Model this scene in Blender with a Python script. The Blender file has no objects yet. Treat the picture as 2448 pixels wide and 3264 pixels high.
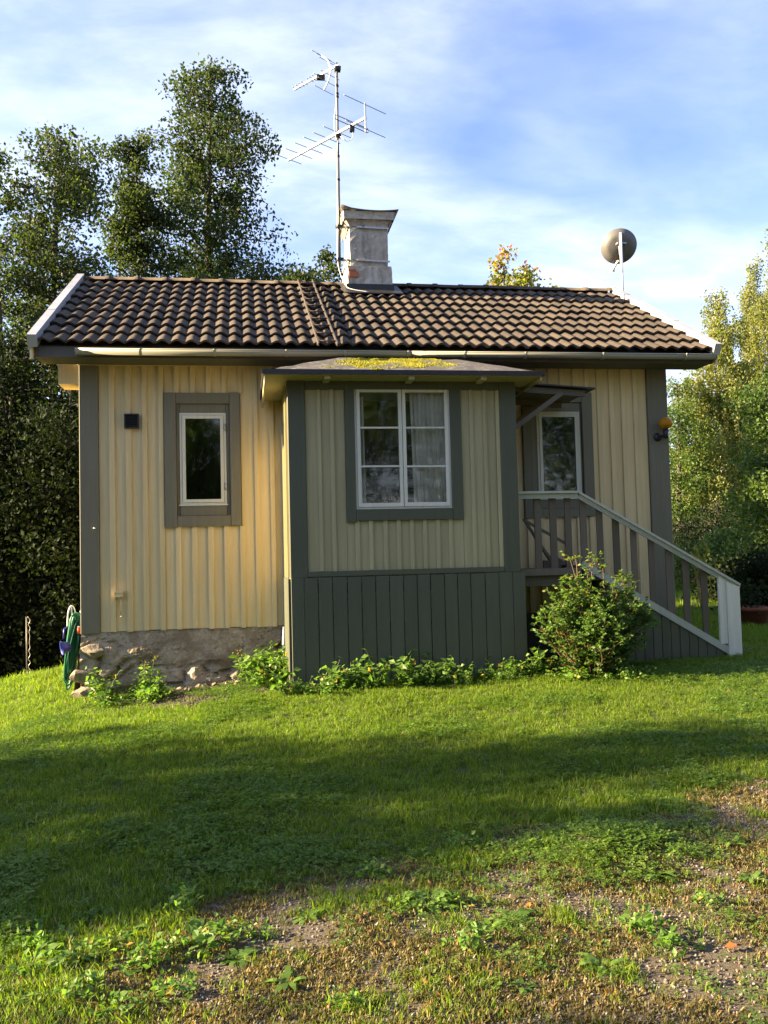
import bpy, math, random
import numpy as np
from mathutils import Vector, Matrix
random.seed(7)
rng = np.random.default_rng(11)
sc = bpy.context.scene
col = sc.collection

# ------------------------------------------------------------------ camera
IW, IH, FPX = 2448.0, 3264.0, 2822.0
CAMZ = 1.55
YAW, PITCH, ROLL = math.radians(8.97), math.radians(2.931), math.radians(-1.441)
_f = np.array([math.sin(YAW)*math.cos(PITCH), math.cos(YAW)*math.cos(PITCH), math.sin(PITCH)])
_r0 = np.array([math.cos(YAW), -math.sin(YAW), 0.0])
_u0 = np.cross(_r0, _f)
_r = _r0*math.cos(ROLL) + _u0*math.sin(ROLL)
_u = -_r0*math.sin(ROLL) + _u0*math.cos(ROLL)
cam_d = bpy.data.cameras.new('camera')
cam = bpy.data.objects.new('camera', cam_d)
col.objects.link(cam)
sc.camera = cam
cam_d.sensor_fit = 'VERTICAL'
cam_d.sensor_height = 36.0
cam_d.lens = 36.0*FPX/IH
cam_d.clip_start = 0.05
cam_d.clip_end = 3000
M4 = Matrix(((_r[0], _u[0], -_f[0], 0), (_r[1], _u[1], -_f[1], 0), (_r[2], _u[2], -_f[2], CAMZ), (0, 0, 0, 1)))
cam.matrix_world = M4

# ------------------------------------------------------------------ world, sun, exposure
SUN_EL, SUN_AZ = math.radians(20.5), math.radians(-87.0)     # azimuth from +Y, clockwise: from the left, a touch behind the facade
sdir = Vector((math.sin(SUN_AZ)*math.cos(SUN_EL), math.cos(SUN_AZ)*math.cos(SUN_EL), math.sin(SUN_EL)))
world = bpy.data.worlds.new('World'); sc.world = world
world.use_nodes = True
wn, wl = world.node_tree.nodes, world.node_tree.links
wn.clear()
def wnode(t, **k):
    n = wn.new(t)
    for a, b in k.items(): setattr(n, a, b)
    return n
bg = wnode('ShaderNodeBackground'); bg.inputs[1].default_value = 0.05
wo = wnode('ShaderNodeOutputWorld'); wl.new(bg.outputs[0], wo.inputs[0])
sky = wnode('ShaderNodeTexSky', sky_type='NISHITA', sun_disc=False)
sky.sun_elevation = SUN_EL; sky.sun_rotation = SUN_AZ
sky.altitude = 100; sky.air_density = 1.0; sky.dust_density = 0.6; sky.ozone_density = 2.0
tc = wnode('ShaderNodeTexCoord')
sep = wnode('ShaderNodeSeparateXYZ'); wl.new(tc.outputs['Generated'], sep.inputs[0])
def wmath(op, a, b=None, clamp=False):
    n = wnode('ShaderNodeMath', operation=op); n.use_clamp = clamp
    for i, v in enumerate((a, b)):
        if v is None: continue
        if isinstance(v, (int, float)): n.inputs[i].default_value = v
        else: wl.new(v, n.inputs[i])
    return n.outputs[0]
zc = wmath('ADD', wmath('MAXIMUM', sep.outputs[2], 0.0), 0.22)
cx_ = wmath('DIVIDE', sep.outputs[0], zc); cy_ = wmath('DIVIDE', sep.outputs[1], zc)
comb = wnode('ShaderNodeCombineXYZ'); wl.new(cx_, comb.inputs[0]); wl.new(cy_, comb.inputs[1])
def wnoise(scale, rot, sx, sy, detail, rough, dist, off=(0, 0, 0)):
    mp = wnode('ShaderNodeMapping'); mp.inputs['Rotation'].default_value = (0, 0, math.radians(rot))
    mp.inputs['Scale'].default_value = (sx, sy, 1); mp.inputs['Location'].default_value = off
    wl.new(comb.outputs[0], mp.inputs[0])
    n = wnode('ShaderNodeTexNoise'); n.inputs['Scale'].default_value = scale
    n.inputs['Detail'].default_value = detail; n.inputs['Roughness'].default_value = rough
    n.inputs['Distortion'].default_value = dist
    wl.new(mp.outputs[0], n.inputs['Vector'])
    return n.outputs[0]
def wramp(v, a, b, lo=0.0, hi=1.0):
    n = wnode('ShaderNodeMapRange', interpolation_type='SMOOTHSTEP'); n.inputs[1].default_value = a; n.inputs[2].default_value = b
    n.inputs[3].default_value = lo; n.inputs[4].default_value = hi
    wl.new(v, n.inputs[0]); return n.outputs[0]
c1 = wramp(wnoise(1.0, 35, 1.0, 1.35, 9, 0.52, 0.15, (3.61, 18.06, 0)), 0.34, 0.74)
c2 = wramp(wnoise(4.0, 35, 0.8, 1.5, 9, 0.60, 0.2, (7.86, 14.79, 0)), 0.28, 0.74)
c3 = wramp(wnoise(0.8, 10, 1, 1, 5, 0.55, 0.3, (0.04, 7.7, 0)), 0.42, 0.75)
cl = wmath('MULTIPLY', wmath('ADD', wmath('MULTIPLY', c2, 0.62), 0.38), wmath('MAXIMUM', c1, wmath('MULTIPLY', c3, 0.9)), True)
hz = wramp(sep.outputs[2], 0.05, 0.44, 0.80, 0.0)       # thin veil, denser towards the horizon
cl = wmath('MAXIMUM', cl, wmath('MULTIPLY', hz, 1.0))
cl = wmath('MULTIPLY', cl, 0.52)
skt = wnode('ShaderNodeMix', data_type='RGBA', blend_type='MULTIPLY'); skt.inputs[0].default_value = 1.0
wl.new(sky.outputs[0], skt.inputs[6]); skt.inputs[7].default_value = (0.96, 0.96, 1.20, 1)
mixc = wnode('ShaderNodeMix', data_type='RGBA')
wl.new(cl, mixc.inputs[0]); wl.new(skt.outputs[2], mixc.inputs[6]); mixc.inputs[7].default_value = (6.6, 6.7, 6.8, 1)
wl.new(mixc.outputs[2], bg.inputs[0])

sun_d = bpy.data.lights.new('sun', 'SUN'); sun_d.energy = 5.0; sun_d.angle = math.radians(0.6)
sun_d.color = (1.0, 0.78, 0.47)
sun = bpy.data.objects.new('sun', sun_d); col.objects.link(sun)
sun.rotation_euler = (-sdir).to_track_quat('-Z', 'Y').to_euler()
sun.location = sdir*60
sc.view_settings.view_transform = 'Standard'; sc.view_settings.look = 'None'
sc.view_settings.gamma = 1.0; sc.view_settings.use_curve_mapping = False
sc.view_settings.exposure = 2.68
try:
    sc.cycles.max_bounces = 8; sc.cycles.diffuse_bounces = 4; sc.cycles.transparent_max_bounces = 12
    sc.cycles.caustics_reflective = False; sc.cycles.caustics_refractive = False
except Exception: pass

# ------------------------------------------------------------------ pixel helpers (a pixel is a direction; the depth comes from what is touched)
def ray(px, py):
    d = _f + _r*(px-IW/2)/FPX - _u*(py-IH/2)/FPX
    return d
def at(px, py, Y):
    d = ray(px, py); p = d*Y/d[1]
    return Vector((p[0], p[1], p[2]+CAMZ))
def atz(px, py, Z):
    d = ray(px, py); p = d*(Z-CAMZ)/d[2]
    return Vector((p[0], p[1], p[2]+CAMZ))
def pix(P):
    q = np.array([P[0], P[1], P[2]-CAMZ]); d = q@_f
    return IW/2+FPX*(q@_r)/d, IH/2-FPX*(q@_u)/d

# ------------------------------------------------------------------ materials
MAT = {}
class NT:
    def __init__(s, name):
        m = bpy.data.materials.new(name); m.use_nodes = True
        s.m = m; s.n = m.node_tree.nodes; s.l = m.node_tree.links; s.n.clear()
        s.out = s.n.new('ShaderNodeOutputMaterial'); MAT[name] = m
    def node(s, t, **k):
        n = s.n.new(t)
        for a, b in k.items(): setattr(n, a, b)
        return n
    def put(s, sock, v):
        if isinstance(v, bpy.types.NodeSocket): s.l.new(v, sock)
        else:
            if isinstance(v, (tuple, list)) and len(v) == 3 and sock.type == 'RGBA': v = (*v, 1)
            sock.default_value = v
    def coord(s, kind='pos', scale=(1, 1, 1)):
        if kind == 'pos': o = s.node('ShaderNodeNewGeometry').outputs['Position']
        else: o = s.node('ShaderNodeTexCoord').outputs['Object']
        mp = s.node('ShaderNodeMapping'); mp.inputs['Scale'].default_value = scale
        s.l.new(o, mp.inputs[0]); return mp.outputs[0]
    def noise(s, vec, scale, detail=4, rough=0.55, dist=0.0):
        n = s.node('ShaderNodeTexNoise'); s.l.new(vec, n.inputs['Vector'])
        n.inputs['Scale'].default_value = scale; n.inputs['Detail'].default_value = detail
        n.inputs['Roughness'].default_value = rough; n.inputs['Distortion'].default_value = dist
        return n.outputs[0]
    def ramp(s, v, a, b, lo=0.0, hi=1.0):
        n = s.node('ShaderNodeMapRange'); s.l.new(v, n.inputs[0])
        n.inputs[1].default_value = a; n.inputs[2].default_value = b; n.inputs[3].default_value = lo; n.inputs[4].default_value = hi
        return n.outputs[0]
    def math(s, op, a, b=0.0, clamp=False):
        n = s.node('ShaderNodeMath', operation=op); n.use_clamp = clamp
        s.put(n.inputs[0], a); s.put(n.inputs[1], b); return n.outputs[0]
    def mix(s, fac, a, b, mode='MIX'):
        n = s.node('ShaderNodeMix', data_type='RGBA', blend_type=mode)
        s.put(n.inputs[0], fac); s.put(n.inputs[6], a); s.put(n.inputs[7], b); return n.outputs[2]
    def bump(s, h, strength, dist):
        n = s.node('ShaderNodeBump'); n.inputs['Strength'].default_value = strength; n.inputs['Distance'].default_value = dist
        s.l.new(h, n.inputs['Height']); return n.outputs[0]
    def rand(s): return s.node('ShaderNodeObjectInfo').outputs['Random']
    def pbr(s, base, rough=0.7, normal=None, spec=0.4, metal=0.0):
        b = s.node('ShaderNodeBsdfPrincipled'); s.put(b.inputs['Base Color'], base); s.put(b.inputs['Roughness'], rough)
        s.put(b.inputs['Specular IOR Level'], spec); s.put(b.inputs['Metallic'], metal)
        if normal is not None: s.l.new(normal, b.inputs['Normal'])
        s.l.new(b.outputs[0], s.out.inputs[0]); return b

def sc3(c, k): return tuple(min(1, x*k) for x in c)
def paint_mat(name, c, wear=(0.20, 0.18, 0.15), wear_amt=0.5, grain=(28, 28, 1.6), var=0.16, rough=0.62):
    t = NT(name)
    v = t.coord('pos', grain); g = t.noise(v, 1.0, 5, 0.6)
    v2 = t.coord('pos', (1, 1, 1)); big = t.noise(v2, 1.4, 4, 0.55); fine = t.noise(v2, 55, 3, 0.6)
    a = t.mix(t.ramp(g, 0.3, 0.7), sc3(c, 0.86), sc3(c, 1.06))
    a = t.mix(t.ramp(big, 0.35, 0.7), a, t.mix(0.5, a, sc3(c, 0.84)))
    a = t.mix(t.ramp(t.rand(), 0, 1, 0, 1), a, t.mix(1.0, a, (1-var, 1-var*0.95, 1-var*1.1), 'MULTIPLY'))
    chip = t.math('MULTIPLY', t.ramp(t.noise(t.coord('pos', (9, 9, 3)), 4.0, 6, 0.7), 0.665, 0.70), wear_amt, True)
    a = t.mix(chip, a, wear)
    a = t.mix(t.ramp(fine, 0.55, 0.8, 0, 0.12), a, sc3(c, 0.6))
    h = t.math('ADD', g, t.math('MULTIPLY', fine, 0.3))
    t.pbr(a, rough, t.bump(h, 0.35, 0.004), 0.35)
    return t.m
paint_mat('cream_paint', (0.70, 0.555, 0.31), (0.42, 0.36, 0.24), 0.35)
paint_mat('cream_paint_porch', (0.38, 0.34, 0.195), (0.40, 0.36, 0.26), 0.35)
paint_mat('grey_trim', (0.170, 0.157, 0.112), (0.28, 0.25, 0.20), 0.3)
paint_mat('green_trim', (0.084, 0.090, 0.060), (0.07, 0.08, 0.065), 0.4)
paint_mat('white_paint', (0.62, 0.61, 0.53), (0.34, 0.32, 0.27), 0.55, var=0.06)
paint_mat('rail_paint', (0.40, 0.41, 0.35), (0.26, 0.25, 0.21), 0.8)
paint_mat('bare_wood', (0.13, 0.108, 0.085), (0.10, 0.085, 0.07), 0.6, var=0.35)
paint_mat('dark_fascia', (0.10, 0.095, 0.085), (0.2, 0.18, 0.15), 0.3)
paint_mat('gutter_white', (0.32, 0.31, 0.25), (0.30, 0.28, 0.22), 0.5, grain=(2, 2, 25), var=0.05, rough=0.4)

def simple_mat(name, c, rough=0.6, var=0.15, scale=20, bump=0.2, metal=0.0, spec=0.4, rvar=0.0, bdist=0.003):
    t = NT(name); v = t.coord('pos'); n1 = t.noise(v, scale, 5, 0.6); n2 = t.noise(v, scale*0.12, 3, 0.5)
    a = t.mix(t.ramp(n1, 0.3, 0.7), sc3(c, 1-var), sc3(c, 1+var))
    a = t.mix(t.ramp(n2, 0.35, 0.7, 0, 0.6), a, t.mix(1.0, a, (1-var*1.2,)*3, 'MULTIPLY'))
    if rvar: a = t.mix(t.rand(), a, t.mix(1.0, a, (1-rvar,)*3, 'MULTIPLY'))
    t.pbr(a, rough, t.bump(n1, bump, bdist), spec, metal); return t.m
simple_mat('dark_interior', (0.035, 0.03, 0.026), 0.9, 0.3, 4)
simple_mat('black_plastic', (0.015, 0.015, 0.016), 0.45, 0.2)
simple_mat('galvanised', (0.42, 0.42, 0.42), 0.45, 0.2, 40, 0.1, 0.55)
simple_mat('mast_steel', (0.15, 0.145, 0.135), 0.5, 0.25, 30, 0.1, 0.3)
simple_mat('aluminium', (0.82, 0.81, 0.78), 0.5, 0.06, 40, 0.1, 0.0)
simple_mat('rake_metal', (0.40, 0.41, 0.43), 0.38, 0.10, 7, 0.1, 0.15, rvar=0.1)
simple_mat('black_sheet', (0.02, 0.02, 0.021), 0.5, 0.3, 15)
simple_mat('dish_grey', (0.115, 0.112, 0.11), 0.55, 0.08, 12, 0.05)
simple_mat('white_plastic', (0.75, 0.74, 0.70), 0.4, 0.06)
simple_mat('rust_iron', (0.062, 0.046, 0.036), 0.8, 0.4, 60)
simple_mat('hose_green', (0.012, 0.15, 0.075), 0.38, 0.2, 60, 0.1)
simple_mat('connector_orange', (0.75, 0.13, 0.05), 0.4)
simple_mat('scoop_blue', (0.05, 0.06, 0.30), 0.35, 0.1)
simple_mat('terracotta', (0.22, 0.07, 0.04), 0.8, 0.2, 25)
simple_mat('curtain_cloth', (0.80, 0.77, 0.70), 0.9, 0.16, 90, 0.2)
simple_mat('porch_floor', (0.10, 0.08, 0.06), 0.8, 0.3)
simple_mat('brick_red', (0.40, 0.13, 0.06), 0.9, 0.3, 60, 0.5)
simple_mat('bark', (0.085, 0.070, 0.055), 0.9, 0.4, 14, 0.8, bdist=0.02)
simple_mat('stem_green', (0.09, 0.13, 0.04), 0.7, 0.2)
simple_mat('stem_red', (0.14, 0.08, 0.04), 0.7, 0.25)
simple_mat('dry_stem', (0.42, 0.30, 0.16), 0.8, 0.2)

# birch bark
t = NT('birch_bark'); v = t.coord('pos', (3, 3, 14)); n = t.noise(v, 1.6, 4, 0.6)
t.pbr(t.mix(t.ramp(n, 0.55, 0.62), (0.62, 0.58, 0.52), (0.05, 0.045, 0.04)), 0.7)

# concrete roof tile: brown, mottled, lichen at random
t = NT('roof_tile'); v = t.coord('pos'); n1 = t.noise(v, 38, 6, 0.65); n2 = t.noise(v, 3.2, 4, 0.6); n3 = t.noise(v, 9, 5, 0.7)
a = t.mix(t.ramp(n1, 0.3, 0.72), (0.050, 0.039, 0.029), (0.098, 0.078, 0.058))
a = t.mix(t.ramp(n2, 0.4, 0.65, 0, 0.6), a, (0.060, 0.049, 0.040))
a = t.mix(t.math('MULTIPLY', t.ramp(n3, 0.60, 0.72), t.ramp(n2, 0.35, 0.6), True), a, (0.14, 0.125, 0.06))
a = t.mix(t.rand(), t.mix(1.0, a, (1.15, 1.12, 1.1), 'MULTIPLY'), t.mix(1.0, a, (0.74, 0.74, 0.76), 'MULTIPLY'))
t.pbr(a, 0.9, t.bump(n1, 0.7, 0.006), 0.25)
# chimney render
t = NT('chimney_render'); v = t.coord('pos'); n1 = t.noise(v, 26, 6, 0.65); n2 = t.noise(v, 4, 5, 0.6, 0.4); n3 = t.noise(t.coord('pos', (9, 9, 1.5)), 1.2, 5, 0.6)
a = t.mix(t.ramp(n1, 0.3, 0.7), (0.34, 0.315, 0.27), (0.50, 0.47, 0.41))
a = t.mix(t.ramp(n2, 0.42, 0.68, 0, 0.75), a, (0.24, 0.215, 0.175))
a = t.mix(t.ramp(n3, 0.52, 0.7, 0, 0.7), a, (0.16, 0.145, 0.12))
t.pbr(a, 0.92, t.bump(t.math('ADD', n1, n2), 0.8, 0.012), 0.2)
# foundation render and stone
for nm, c0, c1_, st in (('foundation_render', (0.22, 0.18, 0.125), (0.40, 0.345, 0.265), 0.35), ('field_stone', (0.14, 0.115, 0.085), (0.32, 0.275, 0.21), 0.4)):
    t = NT(nm); v = t.coord('pos'); n1 = t.noise(v, 30, 7, 0.68); n2 = t.noise(v, 3.5, 6, 0.62, 0.6); n3 = t.noise(v, 11, 5, 0.6)
    a = t.mix(t.ramp(n1, 0.3, 0.7), c0, c1_)
    a = t.mix(t.ramp(n2, 0.44, 0.62, 0, 0.8), a, (0.15, 0.115, 0.075))
    a = t.mix(t.ramp(n3, 0.58, 0.7, 0, st), a, (0.19, 0.20, 0.13))
    vr = t.node('ShaderNodeTexVoronoi', feature='DISTANCE_TO_EDGE'); vr.inputs['Scale'].default_value = 2.3
    wv = t.node('ShaderNodeVectorMath', operation='ADD'); nn = t.node('ShaderNodeTexNoise'); nn.inputs['Scale'].default_value = 3; nn.inputs['Detail'].default_value = 6
    t.l.new(v, nn.inputs['Vector']); t.l.new(v, wv.inputs[0]); t.l.new(nn.outputs[1], wv.inputs[1]); t.l.new(wv.outputs[0], vr.inputs['Vector'])
    crack = t.ramp(vr.outputs[0], 0.0, 0.012, 1.0, 0.0)
    if nm == 'foundation_render': a = t.mix(t.math('MULTIPLY', crack, t.ramp(n2, 0.4, 0.5), True), a, (0.05, 0.04, 0.03))
    t.pbr(a, 0.93, t.bump(t.math('ADD', t.math('MULTIPLY', n1, 0.6), t.math('MULTIPLY', n3, 1.4)), 0.9, 0.02), 0.2)
# felt roof with lichen
t = NT('roof_felt'); v = t.coord('pos'); n1 = t.noise(v, 70, 4, 0.7); n2 = t.noise(v, 12, 6, 0.7)
a = t.mix(t.ramp(n1, 0.35, 0.7), (0.045, 0.042, 0.042), (0.13, 0.12, 0.115))
a = t.mix(t.ramp(n2, 0.52, 0.66, 0, 0.8), a, (0.22, 0.215, 0.19))
t.pbr(a, 0.95, t.bump(n1, 0.6, 0.004), 0.2)
t = NT('moss'); v = t.coord('pos'); n1 = t.noise(v, 60, 4, 0.7); n2 = t.noise(v, 7, 3, 0.6)
t.pbr(t.mix(t.ramp(n2, 0.4, 0.65), t.mix(n1, (0.07, 0.08, 0.009), (0.19, 0.19, 0.015)), (0.27, 0.235, 0.02)), 0.95, None, 0.1)
# window glass: see-through with a real reflection
t = NT('window_glass')
fr = t.node('ShaderNodeFresnel'); fr.inputs[0].default_value = 1.52
gl = t.node('ShaderNodeBsdfGlossy'); gl.inputs['Roughness'].default_value = 0.035; gl.inputs['Color'].default_value = (1, 1, 1, 1)
vv = t.coord('pos'); nb = t.noise(vv, 2.2, 2, 0.5); t.l.new(t.bump(nb, 0.06, 0.02), gl.inputs['Normal'])
tr = t.node('ShaderNodeBsdfTransparent'); tr.inputs[0].default_value = (0.93, 0.95, 0.93, 1)
ms = t.node('ShaderNodeMixShader'); t.l.new(t.math('ADD', t.math('MULTIPLY', fr.outputs[0], 1.3), 0.0, True), ms.inputs[0])
t.l.new(tr.outputs[0], ms.inputs[1]); t.l.new(gl.outputs[0], ms.inputs[2]); t.l.new(ms.outputs[0], t.out.inputs[0])
t = NT('amber_glass')
b = t.pbr((0.55, 0.25, 0.02), 0.10, None, .6); b.inputs['Transmission Weight'].default_value = 0.35; b.inputs['IOR'].default_value = 1.2

def leaf_mat(name, c0, c1, trans=0.45, c2=None, c2_amt=0.0, rough=0.5, spec=0.35):
    t = NT(name)
    at_ = t.node('ShaderNodeAttribute'); at_.attribute_name = 'tint'
    f = at_.outputs['Fac']
    a = t.mix(f, c0, c1)
    rnd = t.rand()
    a = t.mix(rnd, a, t.mix(1.0, a, (0.85, 0.92, 0.85), 'MULTIPLY'))
    if c2 is not None: a = t.mix(t.ramp(f, 1-c2_amt, 1-c2_amt+0.02), a, c2)
    d = t.node('ShaderNodeBsdfPrincipled'); t.put(d.inputs['Base Color'], a); d.inputs['Roughness'].default_value = rough; d.inputs['Specular IOR Level'].default_value = spec
    tl = t.node('ShaderNodeBsdfTranslucent'); t.put(tl.inputs[0], t.mix(1.0, a, (1.5, 1.75, 0.7), 'MULTIPLY'))
    ms = t.node('ShaderNodeMixShader'); ms.inputs[0].default_value = trans
    t.l.new(d.outputs[0], ms.inputs[1]); t.l.new(tl.outputs[0], ms.inputs[2]); t.l.new(ms.outputs[0], t.out.inputs[0]); return t.m
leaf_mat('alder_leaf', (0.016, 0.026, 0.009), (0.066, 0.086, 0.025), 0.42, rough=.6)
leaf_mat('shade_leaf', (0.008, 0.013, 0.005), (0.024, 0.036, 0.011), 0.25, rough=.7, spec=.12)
leaf_mat('birch_leaf', (0.12, 0.13, 0.036), (0.25, 0.24, 0.072), 0.5)
leaf_mat('deciduous_leaf', (0.045, 0.075, 0.018), (0.12, 0.17, 0.035), 0.45)
leaf_mat('autumn_leaf', (0.10, 0.13, 0.025), (0.30, 0.24, 0.04), 0.45, (0.36, 0.10, 0.03), 0.07)
leaf_mat('shrub_leaf', (0.045, 0.095, 0.020), (0.115, 0.190, 0.038), 0.45, (0.30, 0.18, 0.04), 0.008)
leaf_mat('weed_leaf', (0.075, 0.140, 0.025), (0.17, 0.27, 0.050), 0.45, (0.36, 0.24, 0.05), 0.04)
leaf_mat('grass_blade', (0.050, 0.088, 0.009), (0.215, 0.280, 0.026), 0.52, (0.40, 0.32, 0.12), 0.05)
leaf_mat('clover_leaf', (0.070, 0.130, 0.020), (0.175, 0.265, 0.042), 0.48)
leaf_mat('dry_cover', (0.085, 0.075, 0.028), (0.22, 0.165, 0.068), 0.3, (0.30, 0.13, 0.05), 0.06)
leaf_mat('fallen_leaf', (0.38, 0.10, 0.03), (0.55, 0.30, 0.06), 0.3)
# gravel pebbles
t = NT('pebble'); r_ = t.rand(); v = t.coord('pos'); n1 = t.noise(v, 200, 3, 0.6)
cr = t.node('ShaderNodeValToRGB'); t.l.new(r_, cr.inputs[0]); e = cr.color_ramp.elements
e[0].position = 0; e[0].color = (0.075, 0.068, 0.06, 1); e[1].position = 1; e[1].color = (0.29, 0.26, 0.225, 1)
for p_, c_ in ((0.3, (0.14, 0.125, 0.11, 1)), (0.55, (0.20, 0.15, 0.11, 1)), (0.8, (0.17, 0.16, 0.15, 1))):
    q = e.new(p_); q.color = c_
t.pbr(t.mix(t.ramp(n1, 0.3, 0.7), cr.outputs[0], t.mix(1.0, cr.outputs[0], (0.75,)*3, 'MULTIPLY')), 0.85)
# ground: soil under the lawn, gravel where the mask says so, bare earth at the wall
t = NT('ground_soil')
v = t.coord('pos'); n1 = t.noise(v, 45, 6, 0.7); n2 = t.noise(v, 3, 5, 0.6); n3 = t.noise(v, 160, 3, 0.6)
ag = t.node('ShaderNodeAttribute'); ag.attribute_name = 'gravel'; ad = t.node('ShaderNodeAttribute'); ad.attribute_name = 'dirt'
lawn = t.mix(t.ramp(n1, 0.3, 0.7), (0.030, 0.045, 0.010), (0.075, 0.105, 0.022))
lawn = t.mix(t.ramp(n2, 0.45, 0.65), lawn, (0.060, 0.075, 0.020))
grv = t.mix(t.ramp(n3, 0.3, 0.7), (0.062, 0.050, 0.036), (0.15, 0.125, 0.098))
grv = t.mix(t.ramp(n1, 0.5, 0.65, 0, 0.8), grv, (0.115, 0.090, 0.045))
drt = t.mix(t.ramp(n1, 0.3, 0.7), (0.060, 0.038, 0.022), (0.17, 0.105, 0.06))
a = t.mix(ag.outputs['Fac'], lawn, grv); a = t.mix(ad.outputs['Fac'], a, drt)
t.pbr(a, 0.95, t.bump(t.math('ADD', n1, t.math('MULTIPLY', n3, 0.4)), 0.8, 0.02), 0.15)

# ------------------------------------------------------------------ mesh helpers
def tag(o, label=None, cat=None, group=None, kind=None):
    if label: o['label'] = label
    if cat: o['category'] = cat
    if group: o['group'] = group
    if kind: o['kind'] = kind
    return o
def empty(name, loc=(0, 0, 0), label=None, cat=None, group=None, rz=0.0):
    o = bpy.data.objects.new(name, None); o.empty_display_size = 0.1; o.location = loc; o.rotation_euler = (0, 0, rz)
    col.objects.link(o); tag(o, label, cat, group)
    return o
def link(name, me, parent=None):
    o = bpy.data.objects.new(name, me); col.objects.link(o)
    if parent is not None:
        o.parent = parent
        # parents sit unrotated at a known place; meshes are written in world coordinates unless told otherwise
    return o
class MB:
    def __init__(s, origin=(0, 0, 0)): s.v = []; s.f = []; s.sm = []; s.o = Vector(origin)
    def add(s, vs, fs, smooth=False):
        b = len(s.v); s.v += [tuple(Vector(p)-s.o) for p in vs]
        s.f += [tuple(i+b for i in f) for f in fs]; s.sm += [smooth]*len(fs); return s
    def box(s, x0, x1, y0, y1, z0, z1):
        return s.hexa([(x0, y0, z0), (x1, y0, z0), (x1, y1, z0), (x0, y1, z0), (x0, y0, z1), (x1, y0, z1), (x1, y1, z1), (x0, y1, z1)])
    def hexa(s, p):
        return s.add(p, [(0, 3, 2, 1), (4, 5, 6, 7), (0, 1, 5, 4), (1, 2, 6, 5), (2, 3, 7, 6), (3, 0, 4, 7)])
    def plank(s, x0, x1, y0, y1, z0, z1, c=0.004, axis='y', ztl=0.0, ztr=0.0):
        # upright plank, its outer face at y0 with eased edges; ztl/ztr shift the top ends (sloping tops)
        if axis == 'y': pr = [(x0, y1), (x0, y0+c), (x0+c, y0), (x1-c, y0), (x1, y0+c), (x1, y1)]
        else: pr = [(y0, x0), (y0, x1-c), (y0+0, x1), (y1, x1), (y1, x0)]
        n = len(pr); xs = [p[0] for p in pr]; a, b = min(xs), max(xs)
        tz = lambda x: z1+ztl+(ztr-ztl)*(x-a)/max(1e-6, b-a)
        vs = [(p[0], p[1], z0) for p in pr]+[(p[0], p[1], tz(p[0])) for p in pr]
        fs = [tuple(range(n))[::-1], tuple(range(n, 2*n))]+[(i, (i+1) % n, (i+1) % n+n, i+n) for i in range(n)]
        fs = [tuple(reversed(f)) for f in fs]
        return s.add(vs, fs)
    def beam(s, a, b, w, h, up=(0, 0, 1)):
        a, b = Vector(a), Vector(b); d = (b-a).normalized(); up = Vector(up)
        x = d.cross(up).normalized()*w/2; z = x.cross(d).normalized()*h/2
        return s.hexa([a-x-z, a+x-z, b+x-z, b-x-z, a-x+z, a+x+z, b+x+z, b-x+z])
    def tube(s, pts, r, n=8, cap=True):
        pts = [Vector(p) for p in pts]; k = len(pts)
        rs = r if isinstance(r, (list, tuple)) else [r]*k
        vs = []; prev = None
        for i, p in enumerate(pts):
            d = (pts[min(i+1, k-1)]-pts[max(i-1, 0)])
            d = d.normalized() if d.length > 1e-9 else Vector((0, 0, 1))
            if prev is None: ref = Vector((0, 0, 1)) if abs(d.z) < 0.9 else Vector((1, 0, 0)); x = d.cross(ref).normalized()
            else: x = (prev-d*prev.dot(d)); x = x.normalized() if x.length > 1e-6 else d.orthogonal().normalized()
            prev = x; y = d.cross(x)
            for j in range(n):
                a = 2*math.pi*j/n; vs.append(p+(x*math.cos(a)+y*math.sin(a))*rs[i])
        fs = [(i*n+j, i*n+(j+1) % n, (i+1)*n+(j+1) % n, (i+1)*n+j) for i in range(k-1) for j in range(n)]
        s.add(vs, fs, True)
        if cap: b = len(s.v); s.f += [tuple(range(b-k*n, b-k*n+n))[::-1], tuple(range(b-n, b))]; s.sm += [False, False]
        return s
    def lathe(s, c, prof, n=20, axis=None):
        # prof: list of (radius, height) along axis
        ax = Vector(axis).normalized() if axis else Vector((0, 0, 1)); x = ax.orthogonal().normalized(); y = ax.cross(x); c = Vector(c)
        vs = [c+ax*h+(x*math.cos(2*math.pi*j/n)+y*math.sin(2*math.pi*j/n))*r for r, h in prof for j in range(n)]
        fs = [(i*n+j, i*n+(j+1) % n, (i+1)*n+(j+1) % n, (i+1)*n+j) for i in range(len(prof)-1) for j in range(n)]
        return s.add(vs, fs, True)
    def mesh(s, name, mat):
        me = bpy.data.meshes.new(name); me.from_pydata(s.v, [], s.f); me.materials.append(MAT[mat])
        me.polygons.foreach_set('use_smooth', s.sm); me.update(); return me
    def build(s, name, mat, parent=None, **k):
        o = link(name, s.mesh(name, mat), parent)
        if parent is None: o.location = s.o
        tag(o, **k); return o
def jit(a): return random.uniform(-a, a)

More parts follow.
